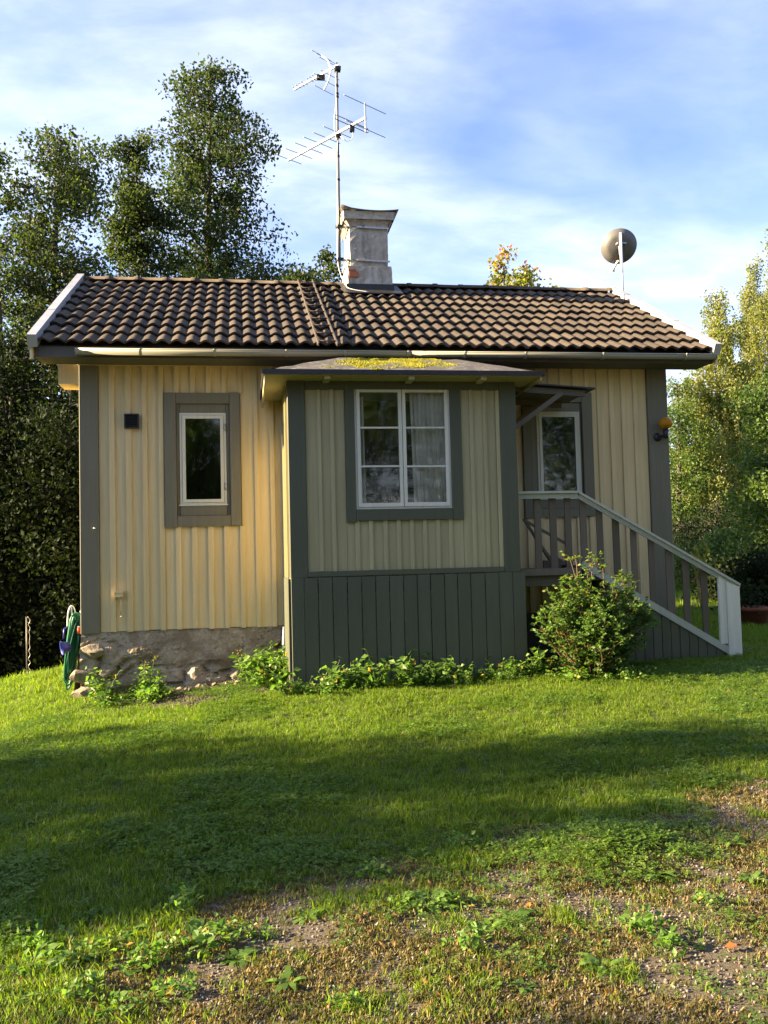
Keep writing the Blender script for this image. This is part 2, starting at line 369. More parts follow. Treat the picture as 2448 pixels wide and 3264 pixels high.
# ------------------------------------------------------------------ ground
CP = [(-3.1, 12, .06), (-2.0, 12, .30), (-1.85, 9.75, .13), (-3.2, 9.0, -.04), (-6, 9, -.45), (-6, 12, -.5), (-6, 5, -.25),
      (0.43, 8.6, .295), (2.8, 8.6, .36), (5.1, 8.75, .415), (8, 9, .50), (-0.6, 9.5, .22), (0, 0, 0), (-1, 3.2, 0), (0.5, 3, 0), (1.7, 2.8, 0), (-1.4, 5.2, .03),
      (0.7, 4.8, .06), (3.5, 6.2, .20), (1.2, 7, .19), (-1.2, 7.2, .09), (4, 3, .05), (-4, 2, -.06), (6, 12, .50), (1, 13, .40), (10, 20, .55), (-4, 16, -.9), (-1.5, 15, -.2), (2, 18, .2), (-8, 20, -1.7),
      (12, 5, .5), (0, -6, 0), (-10, 0, -.3), (10, -4, .2), (-14, 8, -.8), (16, 12, .7), (0, 28, -1.0), (12, 30, .4), (-12, 30, -2.2)]
cp = np.array(CP)
def _phi(r): return r**2*np.log(np.maximum(r, 1e-6))
_d = np.linalg.norm(cp[:, None, :2]-cp[None, :, :2], axis=-1); _n = len(cp)
_A = np.zeros((_n+3, _n+3)); _A[:_n, :_n] = _phi(_d)+np.eye(_n)*0.6; _A[:_n, _n] = 1; _A[:_n, _n+1:] = cp[:, :2]; _A[_n:, :_n] = _A[:_n, _n:].T
_w = np.linalg.solve(_A, np.r_[cp[:, 2], 0, 0, 0])
MOUND = atz(1930, 2625, 0.2)
def gz(x, y):
    x = np.asarray(x, float); y = np.asarray(y, float)
    xc = np.clip(x, -14, 16); yc = np.clip(y, -8, 30)
    r = np.hypot(xc[..., None]-cp[:, 0], yc[..., None]-cp[:, 1])
    z = _phi(r)@_w[:_n]+_w[_n]+_w[_n+1]*xc+_w[_n+2]*yc
    z = z+0.06*np.exp(-(((x-MOUND.x)/0.45)**2+((y-MOUND.y)/0.26)**2))
    z = z+0.012*np.sin(x*3.1+y*1.7)*np.sin(y*2.3-x*.9)+0.008*np.sin(x*7.3+1)*np.sin(y*6.1)
    return z
def g1(x, y): return float(gz(x, y))
def vnoise(x, y, s, seed=0):
    # smooth value noise in numpy
    x = np.asarray(x)*s+seed*17.3; y = np.asarray(y)*s+seed*9.1
    xi = np.floor(x).astype(int); yi = np.floor(y).astype(int); fx = x-xi; fy = y-yi
    fx = fx*fx*(3-2*fx); fy = fy*fy*(3-2*fy)
    def h(a, b):
        n = (a*374761393+b*668265263+seed*1274126177) & 0x7fffffff
        n = ((n ^ (n >> 13))*1274126177) & 0x7fffffff
        return ((n ^ (n >> 16)) & 0xffff)/65535.0
    return (h(xi, yi)*(1-fx)+h(xi+1, yi)*fx)*(1-fy)+(h(xi, yi+1)*(1-fx)+h(xi+1, yi+1)*fx)*fy
# edge of the lawn against the gravel yard, on the ground
EDGE = [atz(p[0], p[1], 0.05) for p in ((-600, 3120), (0, 2990), (500, 2930), (850, 2850), (1300, 2730), (1700, 2640), (2448, 2530), (3200, 2430))]
ex = np.array([e.x for e in EDGE]); ey = np.array([e.y for e in EDGE])
def gravel_mask(x, y):
    e = np.interp(x, ex, ey)
    d = (e-y)+(vnoise(x, y, 2.2, 3)-.5)*0.9+(vnoise(x, y, 7, 5)-.5)*0.35
    return np.clip(d/0.35+0.5, 0, 1)
def dirt_mask(x, y):
    d = np.exp(-(((x+0.30)/0.85)**2+((y-9.15)/0.62)**2)**1.5)
    return np.clip(d*2.2-0.35+(vnoise(x, y, 6, 8)-.5)*0.7, 0, 1)*(d > .15)
def axis_coords(lo, hi, fine, far):
    a = list(np.arange(lo, hi, fine)); s = fine; p = a[0]; L = []
    while p > -far: s *= 1.22; p -= s; L.append(p)
    s = fine; p = a[-1]; R_ = []
    while p < far: s *= 1.22; p += s; R_.append(p)
    return np.array(L[::-1]+a+R_)
gx = axis_coords(-5.5, 8.5, 0.07, 700); gy = axis_coords(1.5, 14, 0.07, 700)
X, Y = np.meshgrid(gx, gy); Z = gz(X, Y)
nx, ny = len(gx), len(gy)
me = bpy.data.meshes.new('ground')
idx = np.arange(nx*ny).reshape(ny, nx)
quads = np.stack([idx[:-1, :-1], idx[:-1, 1:], idx[1:, 1:], idx[1:, :-1]], -1).reshape(-1, 4)
def np_mesh(me, V, Q, smooth=True):
    me.vertices.add(len(V)); me.vertices.foreach_set('co', np.ascontiguousarray(V, np.float32).ravel())
    k = Q.shape[1]; me.loops.add(Q.size); me.loops.foreach_set('vertex_index', np.ascontiguousarray(Q, np.int32).ravel())
    me.polygons.add(len(Q)); me.polygons.foreach_set('loop_start', np.arange(0, Q.size, k, dtype=np.int32))
    me.polygons.foreach_set('use_smooth', np.full(len(Q), smooth)); me.update(calc_edges=True)
np_mesh(me, np.stack([X, Y, Z], -1).reshape(-1, 3), quads)
for nm, arr in (('gravel', gravel_mask(X, Y)), ('dirt', dirt_mask(X, Y))):
    at_ = me.attributes.new(nm, 'FLOAT', 'POINT'); at_.data.foreach_set('value', arr.astype(np.float32).ravel())
me.materials.append(MAT['ground_soil'])
tag(link('ground', me), kind='structure')

# ------------------------------------------------------------------ the cottage
FY = 9.80                                     # facade plane
XL, XR = -1.708, 4.958
ZB = at(262, 2017, FY).z; ZT = 3.77
DEPTH = 4.41; BY = FY+DEPTH
COT = empty('cottage', (0, 0, 0), 'small cream board and batten cottage with brown tiled roof on stone foundation', 'cottage')
def x_at(px, Yp, py=1600): return at(px, py, Yp).x
def z_at(py, Yp, px): return at(px, py, Yp).z

def rect(px0, py0, px1, py1, Yp):
    a = at(px0, (py0+py1)/2, Yp); b = at(px1, (py0+py1)/2, Yp)
    t_ = at((px0+px1)/2, py0, Yp); d_ = at((px0+px1)/2, py1, Yp)
    return a.x, b.x, d_.z, t_.z          # x0,x1,z0,z1
WL_out = rect(524, 1251, 767, 1678, FY-0.05)
WL_in = rect(562, 1286, 734, 1643, FY-0.03)
WL_fr = rect(573, 1316, 722, 1610, FY-0.01)
WR_out = rect(1669, 1251, 1893, 1648, FY-0.05)
WR_in = rect(1700, 1282, 1858, 1620, FY-0.03)
WR_fr = rect(1713, 1312, 1851, 1590, FY-0.01)

# wall core with openings (hollow house)
def wall_with_holes(name, mat, parent, x0, x1, y0, y1, z0, z1, holes):
    m = MB(); cur = x0
    for (a, b, c, d) in sorted(holes):
        m.box(cur, a, y0, y1, z0, z1); m.box(a, b, y0, y1, z0, c); m.box(a, b, y0, y1, d, z1); cur = b
    m.box(cur, x1, y0, y1, z0, z1)
    return m.build(name, mat, parent)
wall = wall_with_holes('front_wall', 'cream_paint', COT, XL+0.03, XR-0.03, FY+0.012, FY+0.12, ZB+0.03, ZT, [WL_in, WR_in])
# gable walls and rear wall
def gable(name, x0, x1, parent):
    m = MB(); zt = ZT-0.02; zr = 5.12; ym = (FY+BY)/2
    pr = [(FY+0.125, ZB+0.03), (BY, ZB+0.03), (BY, zt), (ym, zr), (FY+0.125, zt)]
    vs = [(x0, p[0], p[1]) for p in pr]+[(x1, p[0], p[1]) for p in pr]; n = 5
    m.add(vs, [(0, 1, 2, 3, 4), (9, 8, 7, 6, 5)]+[(i, i+n, (i+1) % n+n, (i+1) % n) for i in range(n)])
    return m.build(name, 'cream_paint', parent)
gl_ = gable('gable_wall', XL, XL+0.1, COT); gr_ = gable('gable_wall', XR-0.1, XR, COT)
MB().box(XL, XR, BY, BY+0.1, ZB+0.03, ZT-0.02).build('rear_wall', 'cream_paint', COT)
for side, gw, xx in ((-1, gl_, XL), (1, gr_, XR)):
    yy = FY+0.28
    while yy < BY-0.1:
        zt = min(ZT+0.02, 9)+ (1.33*(1-abs(yy-(FY+BY)/2)/(DEPTH/2)))*0.98
        m = MB(); a, b = (xx-0.024, xx-0.001) if side < 0 else (xx+0.001, xx+0.024)
        m.box(a, b, yy-0.027, yy+0.027, ZB+0.01+jit(.008), zt-0.06); m.build('batten', 'cream_paint', gw); yy += 0.17
# dark rooms behind the windows
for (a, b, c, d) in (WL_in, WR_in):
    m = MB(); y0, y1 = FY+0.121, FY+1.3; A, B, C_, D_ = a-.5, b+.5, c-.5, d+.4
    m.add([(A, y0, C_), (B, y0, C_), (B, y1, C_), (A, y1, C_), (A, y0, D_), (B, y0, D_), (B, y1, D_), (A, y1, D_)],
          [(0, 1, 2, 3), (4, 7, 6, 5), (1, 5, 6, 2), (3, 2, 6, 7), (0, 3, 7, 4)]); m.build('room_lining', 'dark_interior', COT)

# boards and battens across the facade
def facade_boards(x0, x1, pitch, holes, z0, z1, y_front, parent, mat, tb=0.016, bw=0.056, bt=0.024, first=None, skip=()):
    x = x0; xs = [x0]
    b0 = first if first is not None else x0+pitch
    while b0 < x1-0.02: xs.append(b0); b0 += pitch+jit(0.004)
    xs.append(x1)
    def pieces(a, b):
        segs = [(z0, z1)]
        for (ha, hb, hc, hd) in holes:
            if b > ha+0.005 and a < hb-0.005:
                segs = [q for s0, s1 in segs for q in ((s0, min(s1, hc)), (max(s0, hd), s1)) if q[1]-q[0] > 0.02]
        return segs
    for i in range(len(xs)-1):
        a, b = xs[i]+0.0015, xs[i+1]-0.0015
        cuts = [a, b]+[h for H_ in holes for h in H_[:2] if a+0.012 < h < b-0.012]
        cuts.sort()
        for a2, b2 in zip(cuts[:-1], cuts[1:]):
            for s0, s1 in pieces(a2, b2):
                yf = y_front+jit(0.002); MB().plank(a2, b2, yf, y_front+tb+0.006, s0+(jit(.006) if s0 == z0 else 0), s1).build('board', mat, parent)
    for xb in xs[1:-1]:
        w = bw/2*(1+jit(0.08)); tl = jit(0.003)
        for s0, s1 in pieces(xb-w, xb+w):
            MB().plank(xb-w, xb+w, y_front-bt+jit(0.003), y_front-0.0005, s0+(jit(.008) if s0 == z0 else 0), s1, 0.005).build('batten', mat, parent)
PX0 = x_at(925, 8.65)                       # porch left
holesL = [WL_out[:2]+(WL_out[2], WL_out[3]), (WR_out[0], WR_out[1], WR_out[2], WR_out[3])]
xcL1 = x_at(315, FY-.03); xcR0 = x_at(2076, FY-.03)
facade_boards(xcL1, PX0+0.16, 0.1705, holesL[:1], ZB, ZT-0.075, FY-0.006, wall, 'cream_paint', first=x_at(358, FY-.03))
facade_boards(2.6, xcR0, 0.150, holesL[1:], ZB, ZT-0.01, FY-0.006, wall, 'cream_paint', first=2.64)
MB().box(PX0+.16, 2.6, FY-.006, FY+.01, ZB, ZT).build('board', 'cream_paint', wall)
# corner boards, frieze
for a, b in ((XL-0.018, xcL1), (xcR0, XR+0.018)):
    MB().plank(a, b, FY-0.034, FY+0.010, ZB-0.012, ZT-0.01, 0.005).build('corner_board', 'grey_trim', COT)
    xs_ = (XL-0.018, XL-0.0005) if a < 0 else (XR+0.0005, XR+0.018)
    MB().box(xs_[0], xs_[1], FY+0.0105, FY+0.17, ZB-0.012, ZT-0.01).build('corner_board', 'grey_trim', COT)
MB().plank(XL-0.03, PX0-0.2, FY-0.052, FY-0.035, ZT-0.085, ZT-0.02, 0.006).build('frieze_board', 'cream_paint', COT)
MB().plank(XL-0.05, PX0-0.2, FY-0.075, FY-0.0525, ZT-0.045, ZT-0.018, 0.006).build('frieze_moulding', 'cream_paint', COT)

# windows
def cottage_window(O, I, Fr, parent, glassmat='window_glass', hinge=True):
    W = MB().box(0, .001, 0, .001, 0, .001); W = empty('window', (0, 0, 0)); W.parent = parent
    y = FY
    ox0, ox1, oz0, oz1 = O; ix0, ix1, iz0, iz1 = I; fx0, fx1, fz0, fz1 = Fr
    def tr(nm, *b, c=.005): MB().plank(*b, c).build(nm, 'grey_trim', W)
    tr('trim', ox0, ix0, y-0.047, y-0.007, oz0-0.006, oz1); tr('trim', ix1, ox1, y-0.049, y-0.007, oz0+0.004, oz1+0.003)
    tr('trim', ix0+.002, ix1-.002, y-0.045, y-0.007, iz1, oz1-0.002); tr('trim', ix0+.002, ix1-.002, y-0.044, y-0.007, oz0, iz0-0.004)
    # lining
    tr('lining', ix0, fx0, y-0.012, y+0.06, iz0, iz1); tr('lining', fx1, ix1, y-0.012, y+0.06, iz0, iz1)
    tr('lining', fx0+.001, fx1-.001, y-0.014, y+0.06, fz1, iz1); tr('lining', fx0+.001, fx1-.001, y-0.026, y+0.06, iz0, fz0)
    # white frame + sash
    def fr(a, b, c, d, w, y0, y1, nm):
        m = MB(); m.box(a, a+w, y0, y1, c, d); m.box(b-w, b, y0, y1, c, d); m.box(a+w, b-w, y0, y1, d-w, d); m.box(a+w, b-w, y0, y1, c, c+w)
        m.build(nm, 'white_paint', W)
    e = 0.0015
    fr(fx0+e, fx1-e, fz0+e, fz1-e, 0.024, y-0.016, y+0.05, 'frame')
    s0 = 0.029
    fr(fx0+s0, fx1-s0, fz0+s0, fz1-s0, 0.034, y-0.022, y+0.03, 'sash')
    g = s0+0.03
    MB().box(fx0+g, fx1-g, y-0.004, y-0.0005, fz0+g, fz1-g).build('pane', glassmat, W)
    if hinge:
        for hz_ in (fz0+0.16, fz1-0.2): MB().tube([(fx1-0.012, y-0.028, hz_), (fx1-0.012, y-0.028, hz_+0.075)], 0.008, 8).build('hinge', 'galvanised', W)
    MB().box(fx0-0.01, fx1+0.01, y-0.036, y-0.0265, fz0-0.006, fz0+0.006).build('sill_bead', 'white_paint', W)
    return W
cottage_window(WL_out, WL_in, WL_fr, COT)
cottage_window(WR_out, WR_in, WR_fr, COT, hinge=False)

# vent grille and small meter box on the wall
vx0, vx1, vz0, vz1 = rect(396, 1319, 443, 1366, FY-.045)
V = empty('vent_grille'); V.parent = COT
m = MB(); yv = FY-0.05; w_ = 0.014
m.box(vx0, vx0+w_, yv-.012, yv+.02, vz0, vz1).box(vx1-w_, vx1, yv-.012, yv+.02, vz0, vz1).box(vx0+w_, vx1-w_, yv-.012, yv+.02, vz1-w_, vz1).box(vx0+w_, vx1-w_, yv-.012, yv+.02, vz0, vz0+w_).box(vx0+w_, vx1-w_, yv+.012, yv+.019, vz0+w_, vz1-w_)
m.build('grille_frame', 'black_plastic', V)
for i in range(6):
    z = vz0+0.026+i*(vz1-vz0-0.04)/6
    MB().hexa([(vx0+w_, yv-.012, z), (vx1-w_, yv-.012, z), (vx1-w_, yv+.010, z+.012), (vx0+w_, yv+.010, z+.012), (vx0+w_, yv-.012, z+.004), (vx1-w_, yv-.012, z+.004), (vx1-w_, yv+.010, z+.016), (vx0+w_, yv+.010, z+.016)]).build('slat', 'black_plastic', V)
jx0, jx1, jz0, jz1 = rect(367, 1884, 392, 1903, FY-.05)
J = MB().box(jx0, jx1, FY-.09, FY-.0315, jz0, jz1).box(jx0-.006, jx1+.006, FY-.098, FY-.0902, jz1-.02, jz1+.006).build('socket_box', 'cream_paint', COT)
p1 = at(385, 1965, FY-.045); MB().tube([(p1.x, FY-.045, jz0+.001), (p1.x+.002, FY-.047, (jz0+p1.z)/2), (p1.x, FY-.045, p1.z)], 0.007, 8).tube([(p1.x, FY-.045, p1.z+.004), (p1.x+.012, FY-.06, p1.z-.004)], .008, 8).build('conduit', 'cream_paint', J)
hk = at(300, 1684, FY-.04); MB().tube([hk, hk+Vector((.0, -.03, .002)), hk+Vector((.022, -.034, -.004))], .006, 6).build('hook', 'white_plastic', COT)

# foundation: rendered rubble, displaced, with stones breaking through
def rocky(sx, sy, sz, seed, n=2, amp=0.22, cuts=7, deep=0.0):
    import bmesh
    bm = bmesh.new(); bmesh.ops.create_icosphere(bm, subdivisions=n, radius=1.0)
    r = np.random.default_rng(seed); dirs = r.normal(size=(cuts, 3)); dirs /= np.linalg.norm(dirs, axis=1)[:, None]; off = r.uniform(.5-deep*.3, .9-deep, cuts)
    for v in bm.verts:
        p = np.array(v.co)
        for d, o in zip(dirs, off):
            k = p@d
            if k > o: p = p-d*(k-o)
        p = p*(1+amp*0.4*math.sin(p[0]*5+seed)*math.cos(p[1]*4+p[2]*5))
        v.co = (p[0]*sx, p[1]*sy, p[2]*sz)
    return bm
def rock_mesh(name, mat, *a, **k):
    bm = rocky(*a, **k); me = bpy.data.meshes.new(name); bm.to_mesh(me); bm.free(); me.materials.append(MAT[mat]); return me
def found_mesh(x0, x1, z0f, z1, yfront):
    nxs, nzs = int((x1-x0)/0.026), 44; r = np.random.default_rng(77)
    X_, Z_ = np.meshgrid(np.linspace(x0, x1, nxs), np.linspace(z0f, z1, nzs+1)); T_ = (Z_-z0f)/(z1-z0f)
    sx_ = r.uniform(x0-.2, x1+.2, 110); sz_ = r.uniform(z0f-.1, z1+.1, 110); rv = r.uniform(0, 1, 110)
    wx = X_+(vnoise(X_, Z_, 7, 61)-.5)*.12; wz = Z_+(vnoise(X_, Z_, 7, 62)-.5)*.10
    dd = np.hypot((wx[..., None]-sx_)*.62, wz[..., None]-sz_); o2 = np.argsort(dd, -1)[..., :2]
    f1 = np.take_along_axis(dd, o2[..., :1], -1)[..., 0]; f2 = np.take_along_axis(dd, o2[..., 1:], -1)[..., 0]
    e_ = np.clip((f2-f1)/.07, 0, 1); e_ = e_*e_*(3-2*e_); cell = rv[o2[..., 0]]
    plast = np.clip((T_-.74+(vnoise(X_, Z_, 2.6, 63)-.5)*.9)/.18, 0, 1)          # render still sitting over the stones
    stone = (cell-.35)*.10+e_*.055+(vnoise(X_, Z_, 15, 64)-.5)*.03
    d = stone*(1-plast)+(.05+(vnoise(X_, Z_, 5, 65)-.5)*.03)*plast+(vnoise(X_, Z_, 30, 66)-.5)*.014
    Yv = yfront-.10*(1-T_)-np.maximum(d, -.03)*np.clip((1-T_)*6, .12, 1)
    V = np.stack([X_, Yv, Z_], -1).reshape(-1, 3); idx = np.arange(len(V)).reshape(nzs+1, nxs)
    Q = np.stack([idx[:-1, :-1], idx[:-1, 1:], idx[1:, 1:], idx[1:, :-1]], -1).reshape(-1, 4)
    me = bpy.data.meshes.new('foundation'); np_mesh(me, V, Q, False); me.materials.append(MAT['foundation_render']); return me
FND = link('foundation', found_mesh(XL-0.02, XR+0.02, -0.35, ZB-0.005, FY-0.0), COT)
m = MB().box(XL-0.0, XR, FY+.02, BY+.1, -0.6, ZB+.02); m.build('foundation_core', 'foundation_render', COT)
m = MB()
n_ = 26; vs = []; 
for j in range(13):
    for i in range(n_):
        y_ = FY+0.02+i*(DEPTH/(n_-1)); z = -0.5+(ZB-.005+0.5)*j/12
        vs.append((XL-0.02-0.16*(1-j/12)-(float(vnoise(y_+9, z, 2.4, 31))-.5)*.14*(1-j/16), y_, z))
m.add(vs, [(j*n_+i, (j+1)*n_+i, (j+1)*n_+i+1, j*n_+i+1) for j in range(12) for i in range(n_-1)], False)
m.build('foundation_side', 'foundation_render', COT)
STN = [(262, 2155, .20, .15, .105), (292, 2075, .20, .10, .085), (270, 2212, .17, .17, .10), (345, 2140, .13, .09, .10), (412, 2170, .18, .07, .09), (668, 2165, .24, .06, .11), (862, 2088, .16, .06, .09), (560, 2205, .13, .08, .06)]
for i, (px, py, a, b, c) in enumerate(STN):
    p = at(px, py, FY-0.07); o = link('stone', rock_mesh('stone', 'field_stone', a*1.25, b*.9, c*1.3, 40+i, n=3, cuts=26, deep=.25), FND); o.location = p; o.rotation_euler = (jit(.15), jit(.12), jit(.3))
for i in range(26):                      # rubble fallen at the foot of the wall
    px = random.uniform(470, 880); p = at(px, 2205+random.uniform(0, 45), FY-0.35+jit(.12)); s_ = random.uniform(.02, .06)
    s_ *= .75; o = link('rubble_stone', rock_mesh('rubble_stone', 'field_stone', s_*1.3, s_, s_*.8, 90+i, n=1), FND); o.location = (p.x, p.y, g1(p.x, p.y)+s_*.3); o.rotation_euler = (jit(.5), jit(.5), jit(3))

# ------------------------------------------------------------------ main roof
RX0, RX1 = -2.124+0.06, 5.374-0.06
EY, EZ, RY, RZ = 9.30, 3.815, 12.005, 5.295
sl = Vector((0, RY-EY, RZ-EZ)); SL = sl.length; sl.normalize(); nrm = Vector((0, -sl.z, sl.y))
ROOF = empty('roof'); ROOF.parent = COT
def tile_mesh(name='tile', waves=2, pitch=0.15, L=0.415, amp=0.034, seg=7):
    m = MB(); n = waves*seg; w = waves*pitch
    prof = []
    for i in range(n+1):
        x = -w/2+w*i/n; ph = (x/pitch)*2*math.pi
        prof.append((x, amp*(0.5-0.5*math.cos(ph))**0.75))
    top = [(x, 0, z+0.014) for x, z in prof]+[(x, L, z-0.012) for x, z in prof]; k = n+1
    m.add(top, [(i, i+1, k+i+1, k+i) for i in range(n)], True)
    lip = [(x, 0, z+0.014) for x, z in prof]+[(x, 0.004, z-0.008) for x, z in prof]
    m.add(lip, [(k+i, k+i+1, i+1, i) for i in range(n)], True)
    return m.mesh(name, 'roof_tile')
TM = tile_mesh()
NR, NC = 9, 25
gauge = (SL-0.02)/NR; wid = (RX1-RX0)/NC
basis = Matrix((Vector((1, 0, 0)), sl, nrm)).transposed().to_4x4()
tilt = Matrix.Rotation(0.0, 4, 'X')
for r_i in range(NR):
    for c_i in range(NC):
        o = link('tile', TM, ROOF)
        p = Vector((RX0+wid*(c_i+.5), EY, EZ))+sl*(gauge*r_i-0.03+random.gauss(0, .007))+nrm*(0.012+jit(.003))
        R_ = basis @ Matrix.Rotation(-0.035+jit(.006), 4, 'X') @ Matrix.Rotation(random.gauss(0, .012), 4, 'Z') @ Matrix.Rotation(random.gauss(0, .008), 4, 'Y')
        o.matrix_world = Matrix.Translation(p) @ R_ @ Matrix.Scale(wid/0.30, 4, (1, 0, 0))
# roof deck, rear slope, ridge
m = MB(); d_ = nrm*0.05
E0 = Vector((RX0-.04, EY+.03, EZ))-nrm*.03; E1 = Vector((RX1+.04, EY+.03, EZ))-nrm*.03; R0 = Vector((RX0-.04, RY, RZ))-nrm*.03; R1 = Vector((RX1+.04, RY, RZ))-nrm*.03
m.hexa([E0-d_, E1-d_, R1-d_, R0-d_, E0, E1, R1, R0]); m.build('roof_deck', 'dark_fascia', ROOF)
B0 = Vector((RX0-.04, 2*RY-EY, EZ)); B1 = Vector((RX1+.04, 2*RY-EY, EZ)); q0 = Vector((RX0-.04, RY+.004, RZ-.02)); q1 = Vector((RX1+.04, RY+.004, RZ-.02)); dz = Vector((0, 0, -.06))
m = MB(); m.hexa([q0+dz, q1+dz, B1+dz, B0+dz, q0, q1, B1, B0]); m.build('rear_slope', 'roof_tile', ROOF)
m = MB(); n = 7; L = 0.375; prof = [(-.10*math.cos(math.pi*i/n), .062*math.sin(math.pi*i/n)) for i in range(n+1)]
vs = []; ring = ((0, 1.0), (L*.88, 1.0), (L*.88, 1.16), (L+.012, 1.16))
for x, k in ring: vs += [(x, a*k, b*k) for a, b in prof]
k = n+1; m.add(vs, [(j*k+i, j*k+i+1, (j+1)*k+i+1, (j+1)*k+i) for j in range(3) for i in range(n)], True)
RM = m.mesh('ridge_tile', 'roof_tile')
nr = int((RX1-RX0)/L)+1
for i in range(nr):
    o = link('ridge_tile', RM, ROOF); o.location = (RX0-.03+i*(RX1-RX0+.0)/nr, RY, RZ+.005+jit(.004)); o.rotation_euler = (jit(.02), jit(.008), jit(.01))
# metal rake covers, three lengths each side
for side, x0, x1 in ((-1, -2.124, -2.124+0.088), (1, 5.374-0.082, 5.374)):
    for a, b, e_ in ((-0.07, SL*.33, 0), (SL*.33+.004, SL*.68, .003), (SL*.68+.004, SL+.01, 0)):
        p = Vector((0, EY, EZ))+sl*a; q = Vector((0, EY, EZ))+sl*b; t0, t1 = nrm*(-.03), nrm*(0.098+e_)
        m = MB(); mk = lambda P, x, tt: Vector((x, P.y, P.z))+tt
        m.hexa([mk(p, x0, t0), mk(p, x1, t0), mk(q, x1, t0), mk(q, x0, t0), mk(p, x0, t1), mk(p, x1, t1), mk(q, x1, t1), mk(q, x0, t1)])
        m.build('rake_cover', 'rake_metal', ROOF)
    # barge board below
    xb = (x0+.01, x0+.035) if side < 0 else (x1-.035, x1-.01)
    p = Vector((0, EY-.02, EZ)); q = Vector((0, RY, RZ)); m = MB()
    m.hexa([(xb[0], p.y, p.z-.17), (xb[1], p.y, p.z-.17), (xb[1], q.y, q.z-.17), (xb[0], q.y, q.z-.17), (xb[0], p.y, p.z-.035), (xb[1], p.y, p.z-.035), (xb[1], q.y, q.z-.035), (xb[0], q.y, q.z-.035)])
    m.build('barge_board', 'cream_paint', ROOF)
    # rear half
    pr_ = Vector((0, 2*RY-EY, EZ)); m = MB(); m.hexa([(xb[0], q.y+.001, q.z-.24), (xb[1], q.y+.001, q.z-.24), (xb[1], pr_.y, pr_.z-.24), (xb[0], pr_.y, pr_.z-.24), (xb[0], q.y+.001, q.z-.0), (xb[1], q.y+.001, q.z-.0), (xb[1], pr_.y, pr_.z), (xb[0], pr_.y, pr_.z)]); m.build('barge_board', 'cream_paint', ROOF)
# fascia, soffit, purlin end box
MB().box(-2.124+.04, 5.374-.04, EY+.045, EY+.07, EZ-.140, EZ-.035).build('fascia_board', 'dark_fascia', ROOF)
MB().box(-2.124+.04, 5.374-.04, EY+.071, FY-.08, EZ-.132, EZ-.112).build('soffit', 'dark_fascia', ROOF)
MB().box(XL-.235, XL-.03, FY+.0, FY+.34, ZT-.28, ZT+.01).build('purlin_end', 'cream_paint', ROOF)
# gutter: open half round with straps
GUT = empty('gutter'); GUT.parent = COT
gy_, gr = EY-.030, 0.050
gx0, gx1 = at(241, 1120, gy_).x, at(2279, 1115, gy_).x
def gz_(x): return EZ-.065+0.018*(x-gx0)/(gx1-gx0)-.018
def gutter_piece(xa, xb, r):
    m = MB(); n = 10; vs = []
    for x in (xa, xb):
        for rr in (r, r-.004):
            vs += [(x, gy_-rr*math.cos(math.pi*i/n), gz_(x)-rr*math.sin(math.pi*i/n)*1.0) for i in range(n+1)]
    k = n+1; F_ = [(i+1, i, 2*k+i, 2*k+i+1) for i in range(n)]+[(k+i, k+i+1, 3*k+i+1, 3*k+i) for i in range(n)]
    F_ += [(0, k, 3*k, 2*k), (k-1, 3*k-1, 4*k-1, 2*k-1)]+[(i, i+1, k+i+1, k+i) for i in range(n)]+[(2*k+i+1, 2*k+i, 3*k+i, 3*k+i+1) for i in range(n)]
    m.add(vs, F_, True); b = MB.tube(m, [(xa, gy_-r, gz_(xa)+.004), (xb, gy_-r, gz_(xb)+.004)], .008, 6)
    return m
xj = at(1300, 1125, gy_).x
gutter_piece(gx0, xj+.03, gr).build('gutter_length', 'gutter_white', GUT); gutter_piece(xj, gx1, gr-.005).build('gutter_length', 'gutter_white', GUT)
for px in (449, 684, 913, 1100, 1300, 1480, 1672, 1919, 2183):
    x = at(px, 1120, gy_).x; m = gutter_piece(x-.014, x+.014, gr+.004); m.box(x-.012, x+.012, gy_-gr, gy_+gr+.02, gz_(x)+.006, gz_(x)+.011); m.build('gutter_strap', 'gutter_white', GUT)
for x in (gx0, gx1):
    m = MB(); n = 10; m.add([(x, gy_, gz_(x))]+[(x, gy_-gr*math.cos(math.pi*i/n), gz_(x)-gr*math.sin(math.pi*i/n)) for i in range(n+1)], [(0, i+1, i+2) for i in range(n)]); m.build('gutter_end', 'gutter_white', GUT)

